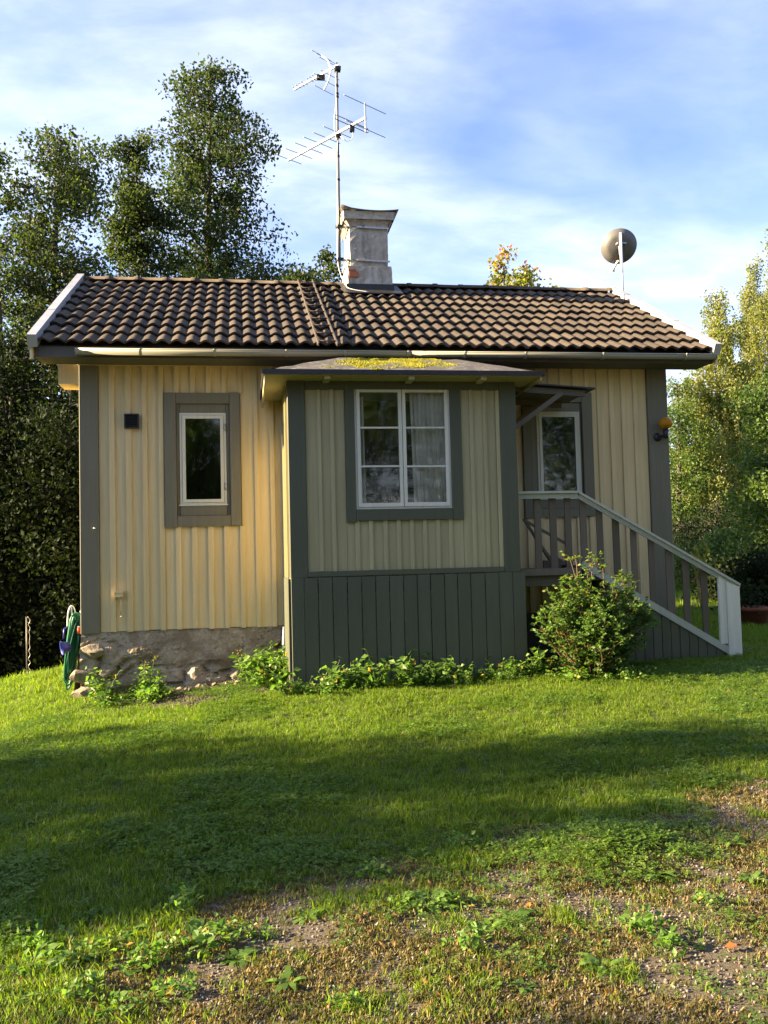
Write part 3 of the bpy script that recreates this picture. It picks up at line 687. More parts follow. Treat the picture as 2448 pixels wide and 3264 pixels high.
# ------------------------------------------------------------------ chimney
CY = 11.60
CH = empty('chimney'); CH.parent = COT
def frustum(m, a, b):   # a,b: (x0,x1,y0,y1,z)
    return m.hexa([(a[0], a[2], a[4]), (a[1], a[2], a[4]), (a[1], a[3], a[4]), (a[0], a[3], a[4]), (b[0], b[2], b[4]), (b[1], b[2], b[4]), (b[1], b[3], b[4]), (b[0], b[3], b[4])])
cb = rect(1113, 736, 1238, 842, CY+.03); bs = rect(1107, 848, 1252, 905, CY); cap0 = rect(1113, 715, 1238, 734, CY+.03); capt = rect(1089, 664, 1268, 670, CY-.08)
cyb = CY+.03; dpt = 0.56
def rough_block(x0, x1, y0, y1, z0, z1, amp, seed, flare=0.0):
    m = MB(); n = 9; rows = []
    def ringpts(z, t_):
        e_ = flare*t_**1.6; pts = []
        X0, X1, Y0, Y1 = x0-e_, x1+e_, y0-e_, y1+e_
        for i in range(n): pts.append((X0+(X1-X0)*i/n, Y0))
        for i in range(n): pts.append((X1, Y0+(Y1-Y0)*i/n))
        for i in range(n): pts.append((X1-(X1-X0)*i/n, Y1))
        for i in range(n): pts.append((X0, Y1-(Y1-Y0)*i/n))
        out = []
        for i, (x, y) in enumerate(pts):
            d1 = (float(vnoise(x*3+y*5, z*3, 4, seed))-.5)*amp; d2 = (float(vnoise(x*3-y*4, z*4, 6, seed+1))-.5)*amp
            if i % n == 0: x += (1 if x < (X0+X1)/2 else -1)*(amp*.5+abs(d1)*.6)
            out.append((x+d1, y+d2, z))
        return out
    k = 10; vs = []
    for j in range(k+1): vs += ringpts(z0+(z1-z0)*j/k, j/k)
    N = 4*n
    m.add(vs, [(j*N+i, j*N+(i+1) % N, (j+1)*N+(i+1) % N, (j+1)*N+i) for j in range(k) for i in range(N)]+[tuple(range(k*N, (k+1)*N))])
    return m
rough_block(bs[0], bs[1], CY, CY+.66, 4.72, bs[3], .018, 3).build('chimney_base', 'chimney_render', CH)
rough_block(cb[0], cb[1], cyb, cyb+dpt, bs[3]-.01, cap0[3]-.03, .018, 5).build('chimney_shaft', 'chimney_render', CH)
zc0 = cap0[3]-.035; zc1 = capt[3]-.035
rough_block(cb[0]-.004, cb[1]+.004, cyb-.004, cyb+dpt+.004, zc0, zc1-.10, .016, 7, .055).build('chimney_flare', 'chimney_render', CH)
rough_block(cb[0]-.075, cb[1]+.075, cyb-.075, cyb+dpt+.075, zc1-.10, zc1, .014, 9, .02).build('chimney_collar', 'chimney_render', CH)
# bent sheet cap with drooping sides
m = MB(); n = 12; vs = []; x0, x1 = capt[0]-.005, capt[1]+.01; y0, y1 = CY-.09, CY+.70
for s_ in (0, 1):
    for i in range(n+1):
        u_ = i/n; x = x0+(x1-x0)*u_; z = zc1+.010+0.035*(abs(u_-.55)*2)**2+(.02 if u_ < .15 else 0)*(1-u_/.15)-.012*u_
        for y in (y0, y1): vs.append((x, y, z+s_*.008))
k = 2*(n+1)
F_ = [(2*i, 2*i+1, 2*i+3, 2*i+2) for i in range(n)]+[(k+2*i, k+2*i+2, k+2*i+3, k+2*i+1) for i in range(n)]+[(2*i, 2*i+2, k+2*i+2, k+2*i) for i in range(n)]+[(2*i+1, k+2*i+1, k+2*i+3, 2*i+3) for i in range(n)]
m.add(vs, F_+[(0, k, k+1, 1), (2*n, 2*n+1, k+2*n+1, k+2*n)], True)
m.build('sheet_cap', 'mast_steel', CH)
m = MB(); x1c = cb[1]+.06     # sheet side hanging down on the right and left
frustum(m, (cb[1]+.008, cb[1]+.014, cyb-.03, cyb+dpt+.03, zc0+.02), (capt[1]-.01, capt[1]-.004, CY-.085, CY+.69, zc1+.03)); m.build('cap_side', 'mast_steel', CH)
m = MB(); frustum(m, (cb[0]-.07, cb[0]-.064, cyb+.02, cyb+dpt+.03, zc0+.17), (capt[0]+.004, capt[0]+.01, CY-.085, CY+.69, zc1+.04)); m.build('cap_side', 'mast_steel', CH)
# exposed brick where the render fell off
for bx0, bx1, bz0, bz1 in ((1113, 1142, 864, 883),):
    q = rect(bx0, bz0, bx1, bz1, CY-.01)
    MB().box(q[0], q[1], CY-.016, CY+.02, q[2], q[3]-.004).build('brick', 'brick_red', CH)
    MB().box(q[0]-.01, q[1]-.03, CY-.013, CY+.02, q[3]+.004, q[3]+.03).build('brick', 'brick_red', CH)
def roofz(y): return EZ+(RZ-EZ)*(y-EY)/(RY-EY)
fy0 = CY-.02
m = MB().box(bs[0]-.012, bs[1]+.012, fy0, CY+.68, roofz(fy0)+.02, roofz(fy0)+.155); m.build('flashing', 'black_sheet', CH)
m = MB(); p0 = Vector((0, CY-.18, roofz(CY-.18)))+nrm*.062; p1 = Vector((0, CY+.02, roofz(CY+.02)))+nrm*.062
m.hexa([(bs[0]-.07, p0.y, p0.z), (bs[1]+.10, p0.y, p0.z), (bs[1]+.10, p1.y+.34, p1.z+.17), (bs[0]-.07, p1.y+.34, p1.z+.17)]+[(bs[0]-.07, p0.y, p0.z+.012), (bs[1]+.10, p0.y, p0.z+.012), (bs[1]+.10, p1.y+.34, p1.z+.182), (bs[0]-.07, p1.y+.34, p1.z+.182)])
m.build('flashing_apron', 'black_sheet', CH)

# ------------------------------------------------------------------ aerial mast
MY = CY+.12
mb_, mt_ = at(1083, 852, MY), at(1073, 200, MY)
AER = empty('aerial_mast', mb_, 'tall steel aerial mast with two rod antennas strapped to the chimney', 'antenna')
def bld(m, nm, mat, par): m.o = Vector(par.location); m.v = [tuple(Vector(v)-m.o) for v in m.v]; return m.build(nm, mat, par)
def mast_at(py): t_ = (852-py)/(852-200); return mb_.lerp(mt_, t_)
bld(MB().tube([mb_, mast_at(500)], .019, 10), 'mast', 'mast_steel', AER); bld(MB().tube([mast_at(510), mt_], .0165, 10), 'mast', 'mast_steel', AER)
for py in (275, 310, 500, 575, 300): p = mast_at(py); bld(MB().tube([p-Vector((0, 0, .012)), p+Vector((0, 0, .012))], .024, 10), 'clamp_ring', 'black_plastic', AER)
for py, pyr in ((728, 733), (832, 841)):
    p = mast_at(py); z = p.z; xf = cb[0]-.012; m = MB()
    m.beam((p.x-.05, MY-.015, z), (xf+.22, CY-.0, z-.012), .03, .02); bld(m, 'bracket_arm', 'mast_steel', AER)
    m = MB(); zz = z-.02; yb = cyb-.03
    m.beam((xf+.12, yb+.0, zz), (cb[1]+.01, yb+.0, zz-.012), .012, .022); bld(m, 'chimney_band', 'galvanised', AER)
    m = MB(); m.beam((xf-.02, cyb-.02, zz+.012), (xf-.02, cyb+dpt, zz+.012), .012, .022); bld(m, 'chimney_band', 'galvanised', AER)
    m = MB(); m.beam((p.x-.03, MY-.035, z+.012), (p.x+.05, MY-.035, z+.012), .04, .035); bld(m, 'mast_clamp', 'black_plastic', AER)
def yagi(px_m, pa, pb, elems, half_px, boom_w, name, el_r):
    zb = at(px_m[0], px_m[1], MY-.03).z
    A, B = atz(pa[0], pa[1], zb), atz(pb[0], pb[1], zb)
    # the boom passes the mast: shift it so that it touches it
    d = (B-A).normalized(); e = Vector((-d.y, d.x, 0)); 
    if e.x < 0: e = -e
    return A, B, d, e, zb
A, B, d, e_, zb = yagi((1074, 424), (914, 513), (1163, 377), None, None, None, None, None)
t_m = (Vector((mast_at(424).x, MY, zb))-A).dot(d); off = (A+d*t_m)-Vector((mast_at(424).x, MY, zb))
sh = -off+Vector((0, -.03, 0)); A += sh; B += sh; A.z = B.z = zb
LB = (B-A).length
bld(MB().beam(A, B, .028, .028), 'boom', 'aluminium', AER)
def px_per_m(P, e_):
    a = pix(P); b = pix(P+e_*.2); return (b[0]-a[0])/.2
def rod(P, half_px, nm='rod', r=.0048, dz=0.0):
    k = half_px/abs(px_per_m(P, e_)); Q = P+Vector((0, 0, dz)); bld(MB().tube([Q-e_*k, Q+e_*k], r, 6), nm, 'mast_steel', AER)
ts = [(235-z_)/-920 for z_ in (240, 372, 495, 612, 715, 838)]
for tt, hp in zip(ts, (42, 42, 44, 45, 43, 44)): rod(A+(B-A)*tt+Vector((0, 0, .016)), hp)
Pd = A+(B-A)*((1000-235)/920); k = 53/abs(px_per_m(Pd, e_))
loop = [Pd-e_*k*math.cos(a)*1.0+Vector((0, 0, .035+.028*math.sin(a))) for a in ()]
pts = []
for i in range(13): a = math.pi/2+math.pi*i/12; pts.append(Pd+e_*(-k+.03+.03*math.cos(a))+Vector((0, 0, .02+.03*math.sin(a))))
for i in range(13): a = -math.pi/2+math.pi*i/12; pts.append(Pd+e_*(k-.03+.03*math.cos(a))+Vector((0, 0, .02+.03*math.sin(a))))
pts.append(pts[0]); bld(MB().tube(pts, .006, 6), 'folded_dipole', 'mast_steel', AER)
bld(MB().box(Pd.x-.03, Pd.x+.03, Pd.y-.03, Pd.y+.03, Pd.z-.085, Pd.z+.0), 'junction_box', 'black_plastic', AER)
Pr = B-d*.02; zr0, zr1 = -.20, .19
bld(MB().beam(Pr+Vector((0, -.03, zr0)), Pr+Vector((0, -.03, zr1)), .022, .022, (0, 1, 0)), 'reflector_post', 'aluminium', AER)
rod(Pr+Vector((0, -.045, 0)), 66, dz=zr1-.03); rod(Pr+Vector((0, -.045, 0)), 62, dz=zr0+.03)
bld(MB().box(mast_at(424).x-.03, mast_at(424).x+.04, MY-.05, MY+.03, zb-.05, zb-.016), 'boom_clamp', 'black_plastic', AER)
# cable loop
pts = [Pd+Vector((.01, 0, -.08)), Pd+Vector((.0, 0, -.17)), Pd+Vector((-.07, 0, -.22)), Pd+Vector((-.14, 0, -.17)), Vector((mast_at(424).x+.03, MY-.03, zb-.06)), mast_at(470)+Vector((-.01, -.025, 0)), mast_at(600)+Vector((-.022, -.02, 0)), mast_at(725)+Vector((-.028, -.02, 0)), mast_at(845)+Vector((-.025, -.02, 0)), Vector((bs[0]-.03, CY-.03, roofz(CY)+.12)), Vector((bs[0]+.05, CY-.12, roofz(CY-.12)+.10)), Vector((bs[0]+.25, CY-.2, roofz(CY-.2)+.09))]
def smooth(pts, n=5):
    P = [Vector(p) for p in pts]; out = []
    for i in range(len(P)-1):
        p0, p1, p2, p3 = P[max(i-1, 0)], P[i], P[i+1], P[min(i+2, len(P)-1)]
        for j in range(n):
            t = j/n; out.append(0.5*((2*p1)+(-p0+p2)*t+(2*p0-5*p1+4*p2-p3)*t*t+(-p0+3*p1-3*p2+p3)*t**3))
    return out+[P[-1]]
bld(MB().tube(smooth(pts), .0045, 6), 'cable', 'white_plastic', AER)
bld(MB().tube(smooth([mast_at(240)+Vector((-.02, -.02, 0)), mast_at(330)+Vector((-.02, -.02, 0)), mast_at(385)+Vector((-.05, -.02, 0)), mast_at(420)+Vector((-.045, -.02, 0)), mast_at(450)+Vector((-.02, -.02, 0))]), .0045, 6), 'cable', 'white_plastic', AER)
# upper antenna
A, B, d, e_, zb = yagi((1074, 210), (937, 283), (1074, 207), None, None, None, None, None)
m_top = mast_at(210); sh = Vector((m_top.x, MY-.03, zb))-B; A += sh; B = Vector((m_top.x, MY-.03, zb))+d*.03
bld(MB().beam(A, B, .022, .022), 'boom', 'aluminium', AER)
for tt, hp in ((.02, 8), (.10, 9), (.17, 10), (.24, 11), (.37, 11), (.43, 12), (.49, 12), (.55, 14)): rod(A+(B-A)*tt, hp, r=.004, dz=.012)
Pj = A+(B-A)*.62; bld(MB().box(Pj.x-.06, Pj.x+.05, Pj.y-.03, Pj.y+.03, Pj.z-.07, Pj.z-.011), 'junction_box', 'black_plastic', AER)
Pc = A+(B-A)*.83; arc = [Pc+d*(-.0-.14*(abs(s_)/.24)**2*1.0)+Vector((0, 0, s_))-d*0 for s_ in np.linspace(-.24, .27, 9)]
bld(MB().tube(arc, .012, 6), 'reflector_bow', 'aluminium', AER)
for i, q in enumerate((0, 1.3, 2.6, 5.6, 6.8, 8)):
    a0 = int(q); P = arc[a0].lerp(arc[min(a0+1, 8)], q-a0); rod(P, 30, r=.004)
bld(MB().box(m_top.x-.03, m_top.x+.05, MY-.06, MY+.03, zb-.06, zb-.012), 'boom_clamp', 'black_plastic', AER)

# ------------------------------------------------------------------ satellite dish
DY = 12.02
db, dt_ = at(1984, 925, DY), at(1978, 742, DY)
DISH = empty('satellite_dish', db, 'round grey satellite dish on a white pole at the roof gable', 'satellite dish')
bld(MB().tube([db-Vector((0, 0, .5)), dt_], .020, 12), 'pole', 'white_plastic', DISH)
MBd = MB().beam(db-Vector((.02, 0, .45)), db-Vector((.14, 0, .45)), .04, .04); bld(MBd, 'pole_bracket', 'galvanised', DISH)
dc = at(1974, 788, DY+.10); dn = Vector((0.20, 0.80, 0.56)).normalized()
m = MB(); Rr = .262; prof = [(0.001, 0), (Rr*.3, .006), (Rr*.55, .019), (Rr*.78, .038), (Rr*.80, .052), (Rr, .075), (Rr, .083), (Rr*.97, .080), (Rr*.7, .045), (Rr*.4, .022), (0.001, .008)]
m.lathe(dc-dn*.03, prof, 40, dn); bld(m, 'reflector', 'dish_grey', DISH)
m = MB(); m.beam(dc+Vector((-.01, -.07, -.13)), dc+Vector((-.01, -.05, .04)), .035, .05, (0, 1, 0)); m.box(dc.x-.07, dc.x+.07, dc.y-.10, dc.y-.02, dc.z+.02, dc.z+.04); bld(m, 'mount', 'galvanised', DISH)
dl = (dn*.36+Vector((-.24, 0, -.52))).normalized()
a0 = dc-dn*.02+Vector((-.03, 0, -.20)); a1 = at(1953, 860, DY+.35)
bld(MB().beam(a0, a1, .02, .025), 'feed_arm', 'white_plastic', DISH); bld(MB().tube([a1-Vector((0, 0, .03)), a1+Vector((0.0, -.02, .07))], .028, 12), 'feed_head', 'white_plastic', DISH)

# ------------------------------------------------------------------ roof ladder
def on_roof(px, py, h=.085):
    d = ray(px, py); n = nrm; p0 = Vector((0, EY, EZ))+nrm*h; o = Vector((0, 0, CAMZ)); dv = Vector(d)
    t = (p0-o).dot(n)/dv.dot(n); return o+dv*t
la, lb = on_roof(985, 893), on_roof(1016, 1098); ra, rb_ = on_roof(1032, 893), on_roof(1076, 1104)
LAD = empty('roof_ladder', lb, 'rusty thin roof ladder lying on the brown tiles beside the chimney', 'ladder')
# keep the rails parallel: mean offset
w_l = ((ra.x-la.x)+(rb_.x-lb.x))/2
la = Vector((lb.x-.01, la.y, la.z)); 
for dx in (0, w_l): bld(MB().beam(la+Vector((dx, 0, 0)), lb+Vector((dx, 0, 0)), .012, .035, nrm), 'rail', 'rust_iron', LAD)
for i in range(10):
    p = lb.lerp(la, (i+.35)/10); bld(MB().tube([p+nrm*.008, p+Vector((w_l, 0, 0))+nrm*.008], .008, 6), 'rung', 'rust_iron', LAD)
for i in range(4):
    p = lb.lerp(la, (i+.2)/4)
    for dx in (0, w_l): bld(MB().beam(p+Vector((dx, 0, 0))-nrm*.05, p+Vector((dx, 0, 0)), .012, .03, (0, 1, 0)), 'foot', 'rust_iron', LAD)

# ------------------------------------------------------------------ porch
PY = 8.65
PRL = x_at(925, PY); PRR = at(1650, 1700, PY).x
POR = empty('porch', (0, 0, 0), 'enclosed cream porch with dark green trim, plank skirt and six-pane casement window', 'porch')
zfl = at(1290, 1832, PY).z                  # bottom of the upper part
ztp = at(1280, 1209, PY).z
# zoom-5 coordinates to source
def z5(x, y): return (800+x*.5726, 1100+y*.5726)
def r5(x0, y0, x1, y1, Yp=PY):
    a, b = z5(x0, y0), z5(x1, y1); return rect(a[0], a[1], b[0], b[1], Yp)
Wf = r5(579, 229, 1112, 911, PY-.02)
cpL1 = at(*z5(306, 700), PY).x; cpR0 = at(*z5(1388, 700), PY).x
zp0 = zfl+.055; zp1 = at(*z5(800, 250), PY).z
hole = (Wf[0], Wf[1], Wf[2], Wf[3])
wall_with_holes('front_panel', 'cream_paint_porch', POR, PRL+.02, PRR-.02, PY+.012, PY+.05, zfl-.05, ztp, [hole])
tw0 = at(*z5(526, 600), PY).x; tw1 = at(*z5(1171, 600), PY).x; twz = at(*z5(850, 975), PY).z
H2 = [(tw0, tw1, twz, ztp)]
PW = empty('front_boarding'); PW.parent = POR
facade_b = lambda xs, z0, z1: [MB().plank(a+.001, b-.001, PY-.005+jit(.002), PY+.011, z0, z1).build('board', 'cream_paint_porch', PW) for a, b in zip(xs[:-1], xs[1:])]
X5 = lambda v, y=700: at(*z5(v, y), PY-.02).x
left_b = [cpL1, X5(384), X5(456), tw0]; right_b = [tw1, X5(1234), X5(1310), X5(1372), cpR0]
facade_b(left_b, zp0, zp1); facade_b(right_b, zp0, zp1)
low = [X5(v, 1100) for v in (596, 671, 752, 825, 898, 971, 1044, 1116)]
facade_b([tw0]+low+[tw1], zp0, twz-.001)
for xs, z1 in (((X5(384), X5(456), X5(1234), X5(1310), X5(1382)), zp1), (low, twz+.003)):
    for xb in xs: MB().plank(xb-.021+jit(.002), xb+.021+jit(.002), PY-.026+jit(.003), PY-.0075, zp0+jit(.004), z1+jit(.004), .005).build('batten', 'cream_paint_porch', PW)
def ptrim(nm, x0, x1, z0, z1, y0=PY-.036, y1=PY+.011): return MB().plank(x0, x1, y0, y1, z0, z1, .005).build(nm, 'green_trim', POR)
ptrim('corner_board', PRL-.012, cpL1, zfl, ztp); ptrim('corner_board', cpR0, PRR+.012, zfl, ztp)
ptrim('top_trim', cpL1+.001, cpR0-.001, zp1, ztp, PY-.030)
ptrim('bottom_rail', cpL1+.001, cpR0-.001, zfl+.006, zp0, PY-.044)
ptrim('window_trim', tw0, Wf[0], twz-.012, zp1-.001); ptrim('window_trim', Wf[1], tw1, twz, zp1-.001, PY-.038); ptrim('window_trim', Wf[0]+.001, Wf[1]-.001, twz+.002, Wf[2], PY-.042)
# casement window with six panes
PWN = empty('window'); PWN.parent = POR
wx0, wx1, wz0, wz1 = Wf; xm0, xm1 = at(*z5(820, 570), PY-.02).x, at(*z5(870, 570), PY-.02).x; xm = (xm0+xm1)/2
m = MB(); f_ = .020; y0, y1 = PY-.014, PY+.05
m.box(wx0+.001, wx0+f_, y0, y1, wz0, wz1).box(wx1-f_, wx1-.001, y0, y1, wz0, wz1).box(wx0+f_, wx1-f_, y0, y1, wz1-f_, wz1).box(wx0+f_, wx1-f_, y0, y1, wz0, wz0+f_); m.build('frame', 'white_paint', PWN)
gzs = [z5(0, v)[1] for v in (459, 673)]
for a, b in ((wx0+.022, xm-.003), (xm+.003, wx1-.022)):
    m = MB(); s_ = .040; z0, z1 = wz0+.022, wz1-.022; y0, y1 = PY-.024, PY+.02
    m.box(a, a+s_-.006, y0, y1, z0, z1).box(b-s_+.006, b, y0, y1, z0, z1).box(a+s_-.006, b-s_+.006, y0, y1, z1-s_, z1).box(a+s_-.006, b-s_+.006, y0, y1, z0, z0+s_); sash = m.build('sash', 'white_paint', PWN)
    zs = [z0+s_]+[at(1290 if a < xm-.1 else 1420, v, PY-.02).z for v in gzs[::-1]]+[z1-s_]
    for zz in zs[1:3]: MB().box(a+s_-.008, b-s_+.008, PY-.020, PY+.006, zz-.0085, zz+.0085).build('glazing_bar', 'white_paint', PWN)
    for za, zb2 in zip(zs[:-1], zs[1:]): 
        m = MB(); yy = PY-.006; q = [jit(.0012) for _ in range(4)]
        m.hexa([(a+.03, yy+q[0], za), (b-.03, yy+q[1], za), (b-.03, yy+.003+q[1], za), (a+.03, yy+.003+q[0], za), (a+.03, yy+q[2], zb2), (b-.03, yy+q[3], zb2), (b-.03, yy+.003+q[3], zb2), (a+.03, yy+.003+q[2], zb2)]); m.build('pane', 'window_glass', PWN)
# side walls, floor, ceiling, skirt
MB().box(PRL+.012, PRL+.05, PY+.051, FY-.03, zfl-.05, ztp).build('side_panel', 'cream_paint_porch', POR)
MB().box(PRR-.05, PRR-.012, PY+.051, FY-.03, zfl-.05, ztp).build('side_panel', 'cream_paint_porch', POR)
MB().box(PRL-.012, PRL+.0115, PY+.0115, PY+.14, zfl, ztp).build('corner_board', 'green_trim', POR)
MB().box(PRR-.0115, PRR+.012, PY+.0115, PY+.14, zfl, ztp).build('corner_board', 'green_trim', POR)
yy = PY+.14
while yy < FY-.1:
    MB().box(PRL-.006, PRL+.0115, yy+.001, min(yy+.135, FY-.03), zfl-.01, ztp-.02).build('board', 'cream_paint_porch', POR)
    MB().box(PRL-.026, PRL-.0065, yy+.115, yy+.155, zfl-.01, ztp-.02).build('batten', 'cream_paint_porch', POR); yy += .136
MB().box(PRR+.0005, PRR+.03, PY+.22, PY+1.0, zfl+.03, zfl+1.98).build('door', 'green_trim', POR)
MB().box(PRL+.05, PRR-.05, PY+.051, FY-.03, zfl-.04, zfl-.01).build('floor', 'porch_floor', POR)
MB().box(PRL+.02, PRR-.02, PY+.02, FY-.03, ztp+.001, ztp+.02).build('ceiling', 'dark_interior', POR)
MB().box(PRL+.05, PRR-.05, FY-.029, FY-.027, zfl, ztp).build('inner_wall', 'dark_interior', POR)
sx = [at(850+v*.5425, 2000, PY-.03).x for v in (147, 224, 308, 393, 479, 563, 645, 727, 809, 889, 969, 1050, 1128, 1205, 1290, 1371, 1452, 1527)]
for i, (a, b) in enumerate(zip(sx[:-1], sx[1:])):
    zt_ = zfl-.004; g_ = .006 if i not in (0, 15) else .002
    xm_ = (a+b)/2; yf = PY-.050+jit(.004); lean = jit(.004)
    MB().plank(a+g_*.5, b-g_*.5, yf, yf+.022, g1(xm_, PY-.03)-.12, zt_+jit(.003), .004).build('skirt_board', 'green_trim', POR)
MB().box(PRL, PRR, PY+.06, PY+.09, zfl-.16, zfl-.06).build('floor_beam', 'dark_interior', POR)
yy = PY+.0
while yy < FY-.08:
    MB().box(PRL-.034, PRL-.014, yy+.002, min(yy+.125, FY-.02), g1(PRL, yy)-.1, zfl-.012).build('skirt_board', 'green_trim', POR); yy += .131
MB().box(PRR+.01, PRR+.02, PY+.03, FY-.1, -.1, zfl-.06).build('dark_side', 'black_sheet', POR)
# porch roof: low hipped felt roof
fl, fr_ = at(838, 1182, 8.33), at(1733, 1196, 8.33)
ze = (fl.z+fr_.z)/2; ye = 8.33; xe0, xe1 = fl.x, fr_.x
yt = 9.185; zt = 3.640; xt0, xt1 = at(*z5(470, 88), 9.6).x, at(*z5(1090, 88), 9.6).x
PR = empty('roof'); PR.parent = POR
m = MB(); th = Vector((0, 0, .018)); yw = FY-.055; pE = [Vector((xe0, ye, ze)), Vector((xe1, ye, ze)), Vector((xe1, yw, ze)), Vector((xe0, yw, ze)), Vector((xt0, yt, zt)), Vector((xt1, yt, zt))]; pB = [Vector((xt0, yw, 3.57)), Vector((xt1, yw, 3.57))]
def roof_pt(u_, v_):  # front face
    a = pE[0].lerp(pE[1], u_); b = pE[4].lerp(pE[5], u_); return a.lerp(b, v_)
nu, nv = 40, 14; vs = []
for j in range(nv+1):
    for i in range(nu+1):
        p = roof_pt(i/nu, j/nv); p.z += .018+(float(vnoise(p.x, p.y, 5, 61))-.5)*.018; vs.append(p)
m.add(vs, [(j*(nu+1)+i, j*(nu+1)+i+1, (j+1)*(nu+1)+i+1, (j+1)*(nu+1)+i) for j in range(nv) for i in range(nu)], True)
m.add([pE[0]+th, pE[4]+th, pB[0]+th, pE[3]+th], [(0, 1, 2), (0, 2, 3)]); m.add([pE[1]+th, pE[2]+th, pB[1]+th, pE[5]+th], [(0, 1, 2), (0, 2, 3)]); m.add([pE[4]+th, pE[5]+th, pB[1]+th, pB[0]+th], [(0, 1, 2, 3)])
m.add([pE[0]-th*.2, pE[1]-th*.2, pE[2]-th*.2, pE[3]-th*.2], [(0, 3, 2, 1)]); felt = m.build('felt_sheet', 'roof_felt', PR)
m = MB(); m.beam(pE[0]+Vector((-.01, -.008, .006)), pE[1]+Vector((.01, -.008, .006)), .012, .045); m.build('drip_edge', 'black_sheet', PR)
for a, b in ((pE[0], pE[3]), (pE[1], pE[2])): MB().beam(a+Vector((0, .0, .006)), b+Vector((0, 0, .006)), .012, .045).build('drip_edge', 'black_sheet', PR)
MB().box(xe0+.16, PRR+.06, PY-.075, PY-.045, ztp-.015, ze-.008).build('fascia_board', 'cream_paint_porch', PR)
MB().box(xe0+.012, xe1-.012, ye+.012, FY-.06, ze-.022, ze-.0045).build('soffit', 'cream_paint_porch', PR)
m = MB().hexa([(xe0+.012, ye+.02, ze-.10), (xe0+.03, ye+.02, ze-.10), (xe0+.03, FY-.06, ze-.10), (xe0+.012, FY-.06, ze-.10), (xe0+.012, ye+.02, ze-.024), (xe0+.03, ye+.02, ze-.024), (xe0+.03, FY-.06, ze-.024), (xe0+.012, FY-.06, ze-.024)]); m.build('verge_board', 'cream_paint_porch', PR)
MB().box(xe1-.03, xe1-.012, ye+.02, FY-.06, ze-.06, ze-.024).build('verge_board', 'cream_paint_porch', PR)
for v in (427, 898, 1300):
    x = at(*z5(v, 162), ye).x; MB().box(x-.028, x+.028, ye+.03, PY-.08, ze-.055, ze-.0225).build('rafter_end', 'cream_paint_porch', PR)
# moss on the felt
r = np.random.default_rng(5); V = []; Q = []
for _ in range(16000):
    u_, v_ = r.uniform(0, 1), r.uniform(.04, 1)
    core = math.exp(-(((u_-.46)/.34)**4))*min(1, .16+v_*1.1)+.03
    if vnoise(u_*2.6*6, v_*9, 1.0, 77) > core*1.1-.08: continue
    p = roof_pt(u_, v_); s_ = r.uniform(.005, .015); h = s_*r.uniform(.5, 1.1); b = len(V); z = p.z+.014
    k = 5; a0 = r.uniform(0, 6)
    V += [(p.x+s_*math.cos(a0+6.283*i/k), p.y+s_*math.sin(a0+6.283*i/k), z) for i in range(k)]+[(p.x+.5*s_*math.cos(a0+.6+6.283*i/k), p.y+.5*s_*math.sin(a0+.6+6.283*i/k), z+h*.85) for i in range(k)]+[(p.x, p.y, z+h)]
    for i in range(k): j = (i+1) % k; Q += [(b+i, b+j, b+k+i), (b+j, b+k+j, b+k+i), (b+k+i, b+k+j, b+2*k)]
me = bpy.data.meshes.new('moss'); np_mesh(me, np.array(V), np.array(Q)); me.materials.append(MAT['moss']); tag(link('moss', me, PR), kind='stuff')

# curtains inside the porch window
def curtain(x0, x1, xb0, xb1, z0, z1, y, label, folds, seed):
    r = np.random.default_rng(seed); n = 60; k = 14; vs = []
    for j in range(k+1):
        t_ = j/k; a = x0+(xb0-x0)*t_; b = x1+(xb1-x1)*t_
        for i in range(n+1):
            u_ = i/n; x = a+(b-a)*u_; vs.append((x, y+.024*math.sin(u_*folds*6.283+.4*math.sin(3*t_+seed))+.012*math.sin(u_*folds*15+seed), z1+(z0-z1)*t_))
    m = MB(((x0+x1)/2, y, z0)); m.add(vs, [(j*(n+1)+i, (j+1)*(n+1)+i, (j+1)*(n+1)+i+1, j*(n+1)+i+1) for j in range(k) for i in range(n)], True)
    m.build('curtain', 'curtain_cloth', None, label=label, cat='curtain')
curtain(X5(600), X5(640), X5(605), X5(645), wz0+.02, wz1-.09, PY+.075, 'narrow pale curtain pushed to one side behind the left casement of the porch', 2, 1)
curtain(X5(905), X5(1100), X5(915), X5(1105), wz0+.02, wz1-.04, PY+.075, 'wide pale pleated curtain hanging behind the right casement of the porch', 6, 2)
# dry orange flowers on the sill inside
FP = empty('dried_flowers', (X5(770), PY+.15, wz0+.03), 'bunch of orange dried flowers behind the lower left porch pane', 'flowers')
m = MB(FP.location)
for i in range(60):
    p = Vector((X5(770)+random.gauss(0, .07), PY+.15+jit(.04), wz0+.03+abs(random.gauss(.05, .03)))); s_ = random.uniform(.006, .014); m.lathe(p, [(.001, -s_), (s_, 0), (.001, s_)], 5)
simple_mat('flower_orange', (0.55, 0.22, 0.03), 0.8); m.build('blossoms', 'flower_orange', FP)
m = MB(FP.location).box(X5(700), X5(818), PY+.06, PY+.24, wz0-.0, wz0+.02); m.build('sill_shelf', 'white_paint', FP)

